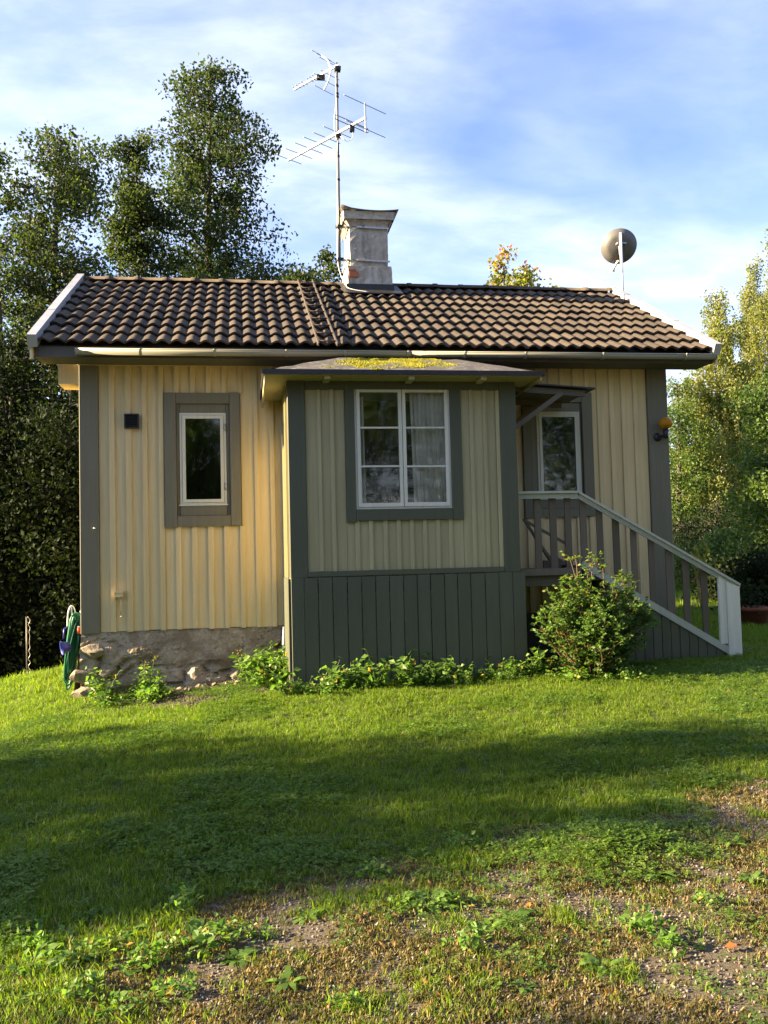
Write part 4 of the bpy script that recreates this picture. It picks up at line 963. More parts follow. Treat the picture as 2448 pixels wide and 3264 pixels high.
# ------------------------------------------------------------------ canopy over the porch door
CAN = empty('door_canopy', (PRR, 9.2, 2.9), 'small lean-to timber canopy with diagonal brace over the porch door', 'canopy')
ya, yb = 8.92, 9.62
ca = at(1642, 1233, ya); cb_ = at(1862, 1249, ya); x0c = PRR+.015
zA = ca.z; zB = cb_.z
def cz(x): return zA+(zB-zA)*(x-ca.x)/(cb_.x-ca.x)
m = MB(); x1c = cb_.x+.10
m.hexa([(x0c, ya-.07, cz(x0c)+.025), (x1c, ya-.07, cz(x1c)+.025), (x1c, yb+.05, cz(x1c)+.025), (x0c, yb+.05, cz(x0c)+.025), (x0c, ya-.07, cz(x0c)+.04), (x1c, ya-.07, cz(x1c)+.04), (x1c, yb+.05, cz(x1c)+.04), (x0c, yb+.05, cz(x0c)+.04)])
bld(m, 'roof_sheet', 'black_sheet', CAN)
for i in range(5):
    y_ = ya+.01+i*(yb-ya)/5
    m = MB(); m.hexa([(x0c, y_, cz(x0c)+.008), (x1c-.06, y_, cz(x1c-.06)+.008), (x1c-.06, y_+.13, cz(x1c-.06)+.008), (x0c, y_+.13, cz(x0c)+.008), (x0c, y_, cz(x0c)+.024), (x1c-.06, y_, cz(x1c-.06)+.024), (x1c-.06, y_+.13, cz(x1c-.06)+.024), (x0c, y_+.13, cz(x0c)+.024)]); bld(m, 'sheathing_board', 'bare_wood', CAN)
for y_ in (ya, yb):
    bld(MB().beam((x0c, y_, cz(x0c)-.024), (cb_.x, y_, cz(cb_.x)-.024), .045, .06), 'rafter', 'bare_wood', CAN)
    p0 = at(1642, 1380, ya); p1 = at(1790, 1262, ya)
    bld(MB().beam((x0c, y_-.003, p0.z), (p1.x, y_-.003, cz(p1.x)-.03), .04, .05), 'brace', 'bare_wood', CAN)
    bld(MB().beam((x0c+.02, y_+.004, p0.z-.1), (x0c+.02, y_+.004, cz(x0c)-.055), .04, .035, (0, 1, 0)), 'wall_post', 'bare_wood', CAN)

# ------------------------------------------------------------------ stair with landing
SY = 8.78
ST = empty('entrance_stair', (PRR+.1, SY, 0), 'wooden stair with sloping pale handrail and grey plank skirt beside the porch', 'stairs')
def z6(x, y): return (1600+x*.5112, 1150+y*.5112)
def P6(x, y, Yp=SY): return at(*z6(x, y), Yp)
zl = P6(300, 1300).z
xl1 = P6(490, 1300).x
bld(MB().box(PRR+.03, xl1, SY+.03, FY-.05, zl-.035, zl), 'landing', 'bare_wood', ST)
bld(MB().box(PRR+.055, xl1, SY-.02, SY+.029, zl-.06, zl+.01), 'landing_rim', 'bare_wood', ST)
bld(MB().box(PRR+.055, xl1+.02, SY+.03, SY+.06, zl-.17, zl-.061), 'landing_joist', 'bare_wood', ST)
ra0, ra1, ra2 = P6(80, 817), P6(468, 820), P6(1470, 1388)
def rail(a, b, nm):
    up = Vector((0, 0, 1))
    bld(MB().beam(a+Vector((0, 0, -.012)), b+Vector((0, 0, -.012)), .105, .024), nm, 'rail_paint', ST)
    d_ = (b-a).normalized()
    bld(MB().beam(a+Vector((0, -.018, -.050)), b-d_*(0 if nm == 'handrail' else 0)+Vector((0, -.018, -.050)), .022, .050), nm+'_board', 'rail_paint', ST)
rail(Vector((PRR+.0, SY, ra0.z)), Vector((ra1.x, SY, ra0.z-.0)), 'handrail')
ra1b = Vector((ra1.x+.005, SY, ra0.z-.006)); ra2b = Vector((ra2.x, SY, ra2.z))
rail(ra1b, ra2b, 'handrail')
# stringer
s0, s1 = P6(500, 1268), P6(1425, 1815); s0.y = s1.y = SY
bld(MB().beam(s0, s1, .05, .07), 'stringer', 'rail_paint', ST)
def line_z(a, b, x): return a.z+(b.z-a.z)*(x-a.x)/(b.x-a.x)
BAL = [(220, 222), (315, 320), (408, 418), (504, 518), (607, 628), (710, 735), (820, 845), (930, 950), (1040, 1060), (1145, 1165), (1260, 1280)]
for i, (xt_, xb_) in enumerate(BAL):
    Yb = SY+.022; x = P6(xt_, 900+max(0, (xt_-468))*.57, Yb).x; w = .034+jit(.003)
    ztop = (ra0.z-.03) if x < ra1.x else line_z(ra1b, ra2b, x)-.035
    zbot = zl-.03 if x < s0.x+.0 else line_z(s0, s1, x)-.0
    m = MB(); le = jit(.006)
    m.hexa([(x-w+le, Yb-.004, zbot), (x+w+le, Yb-.004, zbot), (x+w+le, Yb+.018, zbot), (x-w+le, Yb+.018, zbot), (x-w, Yb-.004, ztop), (x+w, Yb-.004, ztop), (x+w, Yb+.018, ztop), (x-w, Yb+.018, ztop)])
    bld(m, 'baluster', 'bare_wood', ST)
# newel made of two boards
na, nb_, nc = P6(1340, 1365).x, P6(1392, 1500).x, P6(1474, 1500).x
gn = g1(nc, SY)
zt1 = line_z(ra1b, ra2b, na)-.03
MBn = MB().plank(nb_, nc-.004, SY-.045, SY+.06, gn-.12, ra2.z-.005, .004, ztl=.03, ztr=-.03); bld(MBn, 'newel_post', 'white_paint', ST)
MBn = MB().plank(na, nb_-.002, SY-.03, SY+.0, line_z(s0, s1, na)+.02, zt1-.02, .004, ztl=.0, ztr=-.05); bld(MBn, 'newel_post', 'white_paint', ST)
# skirt boards under the stringer
x = s0.x+.45; 
while x < nb_-.02:
    b_ = min(x+.098, nb_-.003); zt0 = line_z(s0, s1, x)-.03; zt1_ = line_z(s0, s1, b_)-.03
    m = MB().plank(x+.002, b_-.002, SY-.008+jit(.002), SY+.012, g1(x, SY)-.15, zt0, .003, ztl=0, ztr=zt1_-zt0); bld(m, 'skirt_board', 'green_trim', ST); x += .1
# treads
nst = 6; run = (s1.x-s0.x)/nst
for i in range(nst):
    xa = s0.x+.02+run*i; z = line_z(s0, s1, xa+run*.9)+.02
    bld(MB().box(xa, xa+run*1.05, SY+.045, FY-.12, z-.035, z), 'tread', 'bare_wood', ST)
bld(MB().beam(Vector((s0.x, FY-.09, s0.z)), Vector((s1.x, FY-.09, s1.z)), .05, .2), 'stringer', 'bare_wood', ST)
bld(MB().box(PRR+.03, s0.x+.62, FY-.30, FY-.27, -.1, line_z(s0, s1, s0.x+.62)-.16), 'landing_shade_panel', 'black_sheet', ST)  # black board added so the shaded opening under the landing looks black
for i in range(nst):
    xa = s0.x+.02+run*i; z = line_z(s0, s1, xa+run*.9)+.02
    bld(MB().box(xa+.004, xa+.024, SY+.047, FY-.31, z-.036, z+(s0.z-s1.z)/nst-.037), 'riser', 'bare_wood', ST)
# crossed laths leaning on the wall behind the balusters, as in an old rack
RK = empty('wooden_rack', (P6(200, 1280, 9.4).x, 9.45, zl), 'low crossed-leg wooden rack standing on the landing behind the balusters', 'rack')
for a, b in (((140, 995), (400, 1140)), ((135, 985), (300, 1245)), ((240, 1150), (330, 1270))):
    bld(MB().beam(P6(*a, 9.45), P6(*b, 9.47), .02, .03), 'lath', 'bare_wood', RK)
bld(MB().box(P6(250, 1240, 9.45).x, P6(360, 1240, 9.45).x, 9.4, 9.6, zl+.002, P6(300, 1245, 9.45).z), 'lath_box', 'bare_wood', RK)

# ------------------------------------------------------------------ wall lamp
lc = at(2121, 1349, FY-.14)
LMP = empty('wall_lamp', lc, 'amber globe wall lamp on black bracket at the cottage corner', 'lamp')
m = MB(); prof = [(.084*math.sin(a), -.070*math.cos(a)) for a in np.linspace(.12, math.pi-.01, 16)]; m.lathe(lc, prof, 28); bld(m, 'globe', 'amber_glass', LMP)
m = MB(); m.lathe(lc-Vector((0, 0, .12)), [(.001, -.06), (.022, -.06), (.028, -.02), (.036, .045), (.001, .046)], 16); bld(m, 'socket', 'black_plastic', LMP)
m = MB(); m.beam(lc+Vector((0, 0, -.15)), (lc.x-.05, FY-.04, lc.z-.15), .03, .035); m.lathe((lc.x-.055, FY-.034, lc.z-.15), [(.05, 0), (.048, .02), (.001, .024)], 16, (0, -1, 0)); bld(m, 'wall_bracket', 'black_plastic', LMP)
m = MB(); m.lathe(lc-Vector((0, 0, .045)), [(.001, 0), (.022, .012), (.026, .05), (.001, .085)], 12); bld(m, 'bulb', 'white_plastic', LMP)

# ------------------------------------------------------------------ hose, hanger, scoop, pipe, stake
HY = 9.98
def z7b(x, y): return (x*350/1290, 1700+y*600/2212)
def H7(x, y, Yp=HY): return at(*z7b(x, y), Yp)
r = np.random.default_rng(3); pts = []
NL = 13
for k_ in range(NL):
    topx = 850+90*r.random(); topy = 930+25*r.random(); botx = 765+75*(k_/(NL-1))+r.normal(0, 10); boty = 1840-150*r.random()
    wd = 18+14*r.random()
    for i in range(14):
        a = 2*math.pi*i/14; cxm = (topx+botx)/2; cym = (topy+boty)/2
        v = math.cos(a)   # 1 top … -1 bottom
        x = cxm+(topx-botx)/2*v+wd*math.sin(a)*(1.0+.5*(1-v)); y = cym-(boty-topy)/2*v
        if i > 6: pass
        pts.append(H7(x, y, HY-.10+.16*(k_/NL)+.03*math.sin(a)))
HOSE = empty('garden_hose', H7(800, 1800), 'green garden hose coiled in long loops at the cottage corner', 'hose')
bld(MB().tube(smooth(pts, 4), .0085, 7), 'hose_coil', 'hose_green', HOSE)
p = H7(925, 1140, HY-.12); bld(MB().tube([p+Vector((0, 0, .03)), p-Vector((0, 0, .035))], [.019, .021], 10), 'coupling', 'connector_orange', HOSE)
bld(MB().tube([p+Vector((0, 0, .045)), p+Vector((0, 0, .03))], .016, 10), 'coupling_ring', 'white_plastic', HOSE)
bld(MB().tube([p-Vector((0, 0, .035)), H7(915, 1300, HY-.1), H7(905, 1440, HY-.08)], .0105, 7), 'hose_end', 'hose_green', HOSE)
HNG = empty('hose_hanger', H7(840, 1000), 'cream wire hoop hanger holding the green hose', 'hanger')
arch = [H7(792, 1100), H7(795, 1000), H7(808, 905), H7(840, 852), H7(872, 890), H7(885, 960), H7(880, 1060)]
bld(MB().tube(smooth(arch), .008, 6), 'hoop', 'white_plastic', HNG); bld(MB().tube([H7(840, 856), H7(842, 1000)], .007, 6), 'stem', 'white_plastic', HNG)
q = H7(842, 1010); bld(MB().beam(q, (XL-.06, q.y, q.z), .04, .03), 'arm', 'white_plastic', HNG)
q = H7(948, 910, HY-.05); bld(MB().tube([q, H7(945, 1100, HY-.05)], .008, 6), 'stem', 'white_plastic', HNG)
sc_c = H7(748, 1345, HY-.2); axs = Vector((-.82, -.35, -.12)).normalized()
SCP = empty('water_scoop', sc_c, 'blue plastic water scoop hanging from the hose hoop', 'scoop')
m = MB(); m.lathe(sc_c+axs*.02, [(.001, -.085), (.048, -.083), (.060, -.04), (.070, .0), (.075, .002), (.071, -.002), (.056, -.04), (.044, -.078), (.001, -.080)], 26, axs); bld(m, 'bowl', 'scoop_blue', SCP)
hp0 = H7(748, 1240, HY-.2); hp1 = H7(755, 1125, HY-.19); hp2 = H7(795, 1098, HY-.14); bld(MB().tube([hp0, hp1, hp2], .010, 8), 'handle', 'scoop_blue', SCP)
dp = at(905, 1998, FY-.13); dq = at(902, 2130, FY-.2)
m = MB(dq); m.tube(smooth([dp+Vector((0, .0, .0)), dp.lerp(dq, .4), dq, dq+Vector((-.02, -.02, -.12))]), .014, 8); o = m.build('drain_pipe', 'white_plastic', None, label='thin white drain pipe running down beside the porch', cat='pipe')
sk0, sk1 = at(84, 1966, 12.3), at(86, 2165, 12.3); sk1.z = g1(sk1.x, sk1.y)
STK = empty('fence_stake', sk1, 'thin grey metal stake with loose wire in the grass bank', 'stake')
bld(MB().tube([sk1-Vector((0, 0, .1)), sk0], .008, 8), 'stake', 'mast_steel', STK)
wp = [sk0+Vector((.02+.03*abs(math.sin(i*1.7)), -.01, -i*.05)) for i in range(18)]; bld(MB().tube(smooth(wp, 3), .003, 5), 'wire', 'galvanised', STK)
pot = at(2405, 2075, 11.2); pz = g1(pot.x, pot.y)
POT = empty('flower_pot', (pot.x, pot.y, pz), 'terracotta flower pot with dark leafy plant behind the stair', 'flower pot')
m = MB(); m.lathe((pot.x, pot.y, pz), [(.001, 0), (.17, 0), (.22, .19), (.245, .19), (.25, .24), (.22, .24), (.21, .2), (.001, .2)], 24); bld(m, 'pot', 'terracotta', POT)

# ------------------------------------------------------------------ foliage machinery
def leaf_cloud(P, size, r, droop=0.3, aspect=0.62, up_bias=0.35, D=None):
    # bent kite leaf: 4 verts, 1 quad (two triangles) per leaf
    n = len(P)
    d = r.normal(size=(n, 3)) if D is None else D+r.normal(size=(n, 3))*.45
    d[:, 2] -= droop; d /= np.linalg.norm(d, axis=1)[:, None]
    nv = r.normal(size=(n, 3)); nv[:, 2] += up_bias*2; s = np.cross(d, nv); s /= np.linalg.norm(s, axis=1)[:, None]+1e-9; nn = np.cross(s, d)
    L = size*r.uniform(.65, 1.3, n)[:, None]; W_ = L*aspect*.5
    a = P; b = P+d*L*.48+s*W_+nn*L*.07; c = P+d*L-nn*L*.05; e = P+d*L*.48-s*W_+nn*L*.07
    V = np.stack([a, b, c, e], 1).reshape(-1, 3); Q = np.arange(4*n).reshape(n, 4); return V, Q
def leaf_object(name, P, size, mat, parent, r, tint=None, origin=None, **k):
    V, Q = leaf_cloud(P, size, r, **k)
    if origin is not None: V = V-np.array(origin)
    me = bpy.data.meshes.new(name); np_mesh(me, V, Q, False)
    tn = np.repeat(r.uniform(0, 1, len(P)) if tint is None else np.clip(tint, 0, 1), 4).astype(np.float32)
    a = me.attributes.new('tint', 'FLOAT', 'POINT'); a.data.foreach_set('value', tn); me.materials.append(MAT[mat])
    return link(name, me, parent)
def tree(name, label, base, top, prof, nleaf, size, leafmat, seed, group=None, bark='bark', trunk_r=.14, nlimb=26, lean=(0, 0), t0=0.25, cat='tree', weep=0.0, clump=.34, sub=5, trunk2=None, squash=1.0, rise=.35):
    """prof: list of (t, radius) from base to top; crown built from limbs, each carrying leaf clumps"""
    r = np.random.default_rng(seed); base = Vector(base); top = Vector(top); H = top.z-base.z
    T = empty(name, base, label, cat, group)
    pt = np.array([p[0] for p in prof]); pr = np.array([p[1] for p in prof])
    def axis(t): 
        q = base.lerp(top, t); return q+Vector((math.sin(t*5+seed)*.035*H*.3*t, math.cos(t*4+seed*2)*.03*H*.3*t, 0))
    m = MB(base); tp = [axis(t) for t in np.linspace(-.02, .96, 12)]
    m.tube(tp, [trunk_r*(1-.88*i/11)+.008 for i in range(12)], 8)
    cl = []; cr = []
    for i in range(nlimb):
        t = t0+(0.98-t0)*((i+r.random())/nlimb); R_ = float(np.interp(t, pt, pr))*r.uniform(.55, 1.08); az = i*2.39996+r.normal(0, .4)
        st = axis(max(.06, t-rise*R_/H)); en = axis(t)+Vector((math.cos(az)*R_, math.sin(az)*R_*squash, r.normal(0, .12)*R_))
        mid = st.lerp(en, .5)+Vector((r.normal(0, .06), r.normal(0, .06), .10*R_))
        rr = max(.012, trunk_r*(1-.85*t)*.42); m.tube([st, mid, en], [rr, rr*.6, .006], 5, False)
        for j in range(sub):
            f = .30+.72*(j+r.random()*.7)/sub
            q = (st.lerp(mid, f*2) if f < .5 else mid.lerp(en, (f-.5)*2)); s_ = clump*R_*r.uniform(.55, 1.2)+.10
            q = q+Vector(r.normal(0, .16*R_+.04, 3)); cl.append(q); cr.append(s_)
            m.tube([mid.lerp(en, max(0, (f-.6))), q], [.010, .004], 4, False)
    m.build('trunk', bark, T)
    cr = np.array(cr); cl = np.array([tuple(c) for c in cl]); w = cr**2; w /= w.sum(); w = w*r.uniform(.4, 1.6, len(w)); w /= w.sum()
    ci = r.choice(len(cl), nleaf, p=w)
    off = r.normal(size=(nleaf, 3)); off /= np.linalg.norm(off, axis=1)[:, None]; off *= (r.uniform(0, 1, nleaf)**.45)[:, None]
    off[:, 2] *= .72
    P = cl[ci]+off*cr[ci][:, None]*1.25
    if weep > 0:
        hang = r.uniform(0, 1, nleaf)**1.4*weep; k_ = r.integers(0, 6, nleaf)
        ang = k_*1.047+ci*.7; rad = cr[ci]*(.35+.6*((k_*37 % 11)/11.0))
        P = cl[ci]+np.stack([np.cos(ang)*rad, np.sin(ang)*rad, -hang], 1)+r.normal(size=(nleaf, 3))*.055
        P[:, 2] = np.maximum(P[:, 2], base.z+.5)
    tint = np.clip(.5+.28*np.sin(ci*12.9898)+r.normal(0, .22, nleaf), 0, 1)
    leaf_object('crown', P, size, leafmat, T, r, tint, origin=base, droop=.35 if weep == 0 else 1.2)
    return T
def base_at(px, Yp, dz=0.0):
    p = at(px, 1700, Yp); return (p.x, p.y, g1(p.x, p.y)+dz)
def s2(x, y): return (x*1.4756, y*1.4756)   # from the 1659-wide view
def topxy(x, y, Yp): return tuple(at(*s2(x, y), Yp))
G_L = 'trees behind the cottage'
# big alder
k22 = 22/1912.0
tree('alder_tree', 'tallest broad alder rising alone behind the roof ridge', base_at(465*1.4756, 22), topxy(440, 110, 22),
     [(0, .2), (.5, .6), (.6, 1.4), (.67, 1.95), (.73, 1.6), (.81, 1.5), (.9, 1.3), (.95, .95), (1, .25)], 25000, .10, 'alder_leaf', 3, G_L, nlimb=54, trunk_r=.17, t0=.52, clump=.235, sub=6)
tree('alder_tree', 'dense rounded alder left of the tallest one with foliage down to the shrubs', base_at(110*1.4756, 19), topxy(128, 252, 19),
     [(0, .4), (.4, 1.25), (.7, 1.4), (.84, 1.2), (.92, .9), (.97, .5), (1, .15)], 34000, .088, 'alder_leaf', 8, G_L, nlimb=60, t0=.25, clump=.28, sub=6)
tree('alder_tree', 'slim alder with bare leaning stem between two broader alders', base_at(390*1.4756, 20.5), topxy(278, 285, 20.5),
     [(0, .1), (.6, .35), (.75, .6), (.85, .55), (.93, .5), (1, .15)], 15000, .085, 'alder_leaf', 15, G_L, nlimb=22, t0=.6, trunk_r=.09, clump=.5, sub=5)
tree('alder_tree', 'alder with thin open crown at the wood edge, left of the dense rounded alder', base_at(5*1.4756, 18), topxy(0, 262, 18),
     [(0, .2), (.3, .8), (.5, 1.1), (.7, .8), (.9, .5), (1, .2)], 12000, .082, 'alder_leaf', 19, G_L, nlimb=26, t0=.3, clump=.34, sub=5)
tree('alder_tree', 'lower alder with full crown filling between rounded alder and roof', base_at(250*1.4756, 21.5), topxy(250, 470, 21.5),
     [(0, .3), (.2, 1.0), (.5, 1.2), (.8, .8), (1, .3)], 6000, .09, 'alder_leaf', 23, G_L, nlimb=30, t0=.3, clump=.4, sub=5)
for i, (px, py, Yq, w, lab) in enumerate(((560, 545, 19, 1.1, 'round green tree top peeking over the ridge beside the tallest alder'), (690, 535, 17, .45, 'small sparse sapling top showing just beside the chimney'), (640, 572, 20, .9, 'low bushy tree top showing above the ridge left of the sapling'), (425, 565, 19, .8, 'bushy tree top at the foot of the leaning alder behind the ridge'))):
    tree('young_tree', lab, base_at(px*1.4756, Yq), topxy(px, py, Yq), [(0, .2), (.4, w*.9), (.75, w*1.3), (.9, w*1.0), (.97, w*.55), (1, .1)], int(16000*w)+1500, .085, 'alder_leaf', 40+i, 'young trees behind the ridge', nlimb=20, t0=.4, trunk_r=.06, clump=.4)
for i, (px, py, w, lab) in enumerate(((1080, 546, .50, 'taller yellow tinged autumn tree top above the right ridge'), (1146, 570, .55, 'lower reddish autumn tree top above the right ridge'))):
    tree('autumn_tree', lab, base_at(px*1.4756, 19), topxy(px, py, 19), [(0, .1), (.6, .8), (.88, w*.95), (.96, w*.6), (1, .10)], 7000, .10, 'autumn_leaf', 60+i, 'autumn tree tops', nlimb=16, t0=.5, trunk_r=.05, clump=.45)
# dark wood-edge shrubs on the left
SH_L = [(30, 17.5, 700, 1.5, 'dark tall shrub at the wood edge behind the metal stake'), (150, 16.5, 800, 1.4, 'dark dense shrub close behind the cottage corner'), (-110, 17, 740, 1.6, 'dark broad shrub at the lower end of the grass bank'), (230, 18.5, 760, 1.5, 'dark shrub tucked behind the cottage gable'), (90, 21, 620, 1.8, 'dark thicket tree under the rounded alder'), (-20, 22, 560, 1.8, 'dark thicket tree at the back of the wood edge')]
for i, (px, Yq, py, w, lab) in enumerate(SH_L):
    b = base_at(px*1.4756, Yq); b = (b[0], b[1], b[2]-.3)
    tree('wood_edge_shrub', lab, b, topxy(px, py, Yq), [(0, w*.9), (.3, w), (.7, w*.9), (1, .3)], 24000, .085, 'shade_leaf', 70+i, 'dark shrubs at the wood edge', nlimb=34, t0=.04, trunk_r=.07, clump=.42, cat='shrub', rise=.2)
# birches and company on the right
G_R = 'birches on the right'
tree('birch_tree', 'yellowing weeping birch nearest the cottage corner', base_at(1560*1.4756, 31), topxy(1548, 600, 31),
     [(0, .5), (.15, 1.8), (.4, 2.1), (.62, 1.6), (.8, 1.0), (1, .2)], 64000, .105, 'birch_leaf', 101, G_R, 'birch_bark', .12, 40, t0=.18, weep=1.1, clump=.4, sub=5)
tree('birch_tree', 'taller narrow birch standing just right of the nearest birch', base_at(1622*1.4756, 33), topxy(1622, 540, 33),
     [(0, .3), (.2, 1.2), (.5, 1.2), (.75, .8), (1, .1)], 30000, .10, 'birch_leaf', 103, G_R, 'birch_bark', .11, 32, t0=.25, weep=.7, clump=.4)
tree('birch_tree', 'tallest birch at the end of the row, right of the narrow one', base_at(1690*1.4756, 32), topxy(1672, 480, 32),
     [(0, .3), (.2, 1.6), (.5, 1.5), (.75, 1.0), (1, .1)], 36000, .10, 'birch_leaf', 107, G_R, 'birch_bark', .12, 36, t0=.2, weep=1.0, clump=.4)
tree('green_tree', 'fresh green tree directly behind the cottage right corner', base_at(1465*1.4756, 30), topxy(1462, 815, 30),
     [(0, .6), (.3, 1.3), (.7, 1.1), (1, .2)], 13000, .10, 'deciduous_leaf', 111, None, nlimb=28, t0=.1, clump=.42)
tree('green_tree', 'dark green leafy tree in front of the tallest birch', base_at(1668*1.4756, 16.5), topxy(1672, 800, 16.5),
     [(0, .4), (.3, .8), (.6, .85), (.85, .6), (1, .2)], 15000, .085, 'deciduous_leaf', 113, None, nlimb=30, t0=.1, clump=.42)
tree('green_tree', 'wide bushy green tree whose branches hang behind the stair rail', base_at(1575*1.4756, 20), topxy(1575, 1150, 20),
     [(0, .8), (.3, 1.4), (.6, 1.3), (1, .3)], 15000, .085, 'deciduous_leaf', 117, None, nlimb=32, t0=.08, clump=.42, squash=.6)
for i, (px, Yq, py, w, lab) in enumerate(((1480, 22, 1130, 1.2, 'low dark shrub behind the stair handrail'), (1600, 15, 1240, .8, 'low dark shrub behind the white newel post'), (1660, 13.2, 1210, .7, 'dark garden shrub behind the terracotta pot'), (1690, 20, 1050, 1.3, 'dark shrub under the tallest birch'), (1545, 24, 1080, 1.5, 'dark shrub at the foot of the nearest birch'))):
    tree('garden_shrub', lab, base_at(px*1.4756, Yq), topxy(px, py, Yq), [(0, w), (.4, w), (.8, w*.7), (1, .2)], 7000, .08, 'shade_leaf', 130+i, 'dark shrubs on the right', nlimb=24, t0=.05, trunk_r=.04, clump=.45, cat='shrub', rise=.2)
# potted plant foliage
r = np.random.default_rng(9); P = r.normal(size=(260, 3))*np.array([.16, .16, .13])+np.array([0, 0, .38]); leaf_object('foliage', P, .06, 'shade_leaf', POT, r)
# sunlit dry stalks behind the stair
dsx = at(*s2(1515, 1262), 13.0); DS = empty('dry_plant', (dsx.x, dsx.y, g1(dsx.x, dsx.y)), 'tall sunlit dried plant with pale stalks behind the balusters', 'plant'); m = MB(DS.location)
for i in range(9):
    b = Vector((dsx.x+jit(.08), dsx.y+jit(.1), g1(dsx.x, dsx.y))); tt_ = Vector((dsx.x+jit(.12), dsx.y+jit(.1), at(*s2(1515, 1195+random.uniform(0, 40)), 13).z)); m.tube([b, b.lerp(tt_, .5)+Vector((jit(.03), 0, 0)), tt_], [.008, .007, .005], 5)
m.build('stalks', 'dry_stem', DS); P = np.array([[jit(.13), jit(.1), random.uniform(.6, 1.15)] for _ in range(60)]); leaf_object('dry_leaves', P, .10, 'autumn_leaf', DS, rng, droop=1.5)

# off-frame trees: lawn shadows, window reflections, some added to block sun and sky
G_S = 'trees along the left side of the yard'
for i, (x, y, h, w, n_, lab, gap) in enumerate((
        (-13.5, 6.55, 7.6, 1.35, 22000, 'leafy tree at the left yard edge level with the middle lawn', .06),
        (-19.0, 5.65, 9.0, 1.15, 16000, 'tall slim tree at the left yard edge behind the middle one', .1),
        (-8.0, 4.70, 3.6, .56, 7000, 'low round bush at the left yard edge near the gravel', .02),
        (-16.0, 8.6, 6.9, .26, 1300, 'thin sapling at the left yard edge level with the porch', .2),
        (-11.0, 3.0, 5.9, .58, 7000, 'dense tree at the left yard edge beside the gravel yard', .1))):
    tree('yard_edge_tree', lab, (x, y, g1(x, y)), (x, y, g1(x, y)+h), [(0, w*.5), (.2, w), (.6, w), (.85, w*.7), (1, .2)], n_, .13, 'deciduous_leaf', 200+i, G_S, nlimb=26, t0=gap, trunk_r=.08, clump=.42)
for i, (x, y, h, w, lab) in enumerate(((-13, 17.5, 7.5, 2.0, 'unseen broad tree added to shade the wood edge from the left'), (-15, 20.5, 9, 2.2, 'unseen broad taller tree added to shade the back of the left wood edge'), (-11, 15.2, 4.6, 1.3, 'unseen bushy tree added to shade the near corner of the left wood edge'))):  # unseen trees added to keep the sun off the wood-edge shrubs
    tree('offframe_shade_tree', lab, (x, y, g1(x, y)), (x, y, g1(x, y)+h), [(0, w*.8), (.3, w), (.7, w*.9), (1, .3)], 9000, .17, 'shade_leaf', 220+i, 'unseen trees shading the left wood edge', nlimb=30, t0=.03, trunk_r=.12, clump=.45)
for i, (x, y, h, w, lab) in enumerate(((-1.6, -13, 7.4, 2.6, 'round topped tree across the yard opposite the cottage window'), (-7.5, -14, 11, 2.6, 'unseen broad tree across the yard left of the round topped one'), (3.4, -13, 12.5, 3.2, 'tall broad tree across the yard opposite the porch window'), (8.6, -13, 13, 3.3, 'tall dense tree across the yard right of the broad one'), (14.0, -12, 12.5, 3.3, 'tall tree across the yard opposite the stair'), (-12.5, -9, 12, 3.4, 'unseen wide tree added to cut sky light at the far left across the yard'), (16, -5, 12.5, 3.2, 'unseen tall tree added to cut sky light on the right, opposite the stair'), (15, 1, 11, 2.8, 'unseen leafy tree added to cut sky light on the right, level with the gravel'))):  # ring drawn close around the yard, some trees added, to cut sky light
    tree('offframe_yard_tree', lab, (x, y, 0), (x, y, h), [(0, w*.7), (.25, w), (.6, w), (.85, w*.65), (1, .2)], 26000 if i in (0, 2, 3, 4) else 9000, .17 if i in (0, 2, 3, 4) else .30, 'deciduous_leaf', 240+i, 'trees across the yard', nlimb=44, t0=.06, trunk_r=.15, clump=.42)

# distant wood closing the horizon behind everything
r = np.random.default_rng(900); nW = 46000; ang = r.uniform(-1.25, 1.25, nW); rad = r.uniform(52, 62, nW)
xw = np.sin(ang)*rad; yw_ = np.cos(ang)*rad; hw = 4.5+3.5*vnoise(xw, yw_, .16, 90)+2.0*vnoise(xw, yw_, .6, 91)
zw = gz(xw, yw_)-.3+hw*r.uniform(0, 1, nW)**.75
tag(leaf_object('distant_wood', np.stack([xw, yw_, zw], -1), .62, 'alder_leaf', None, r), 'distant green wood along the horizon behind the cottage', 'wood', None, 'stuff')
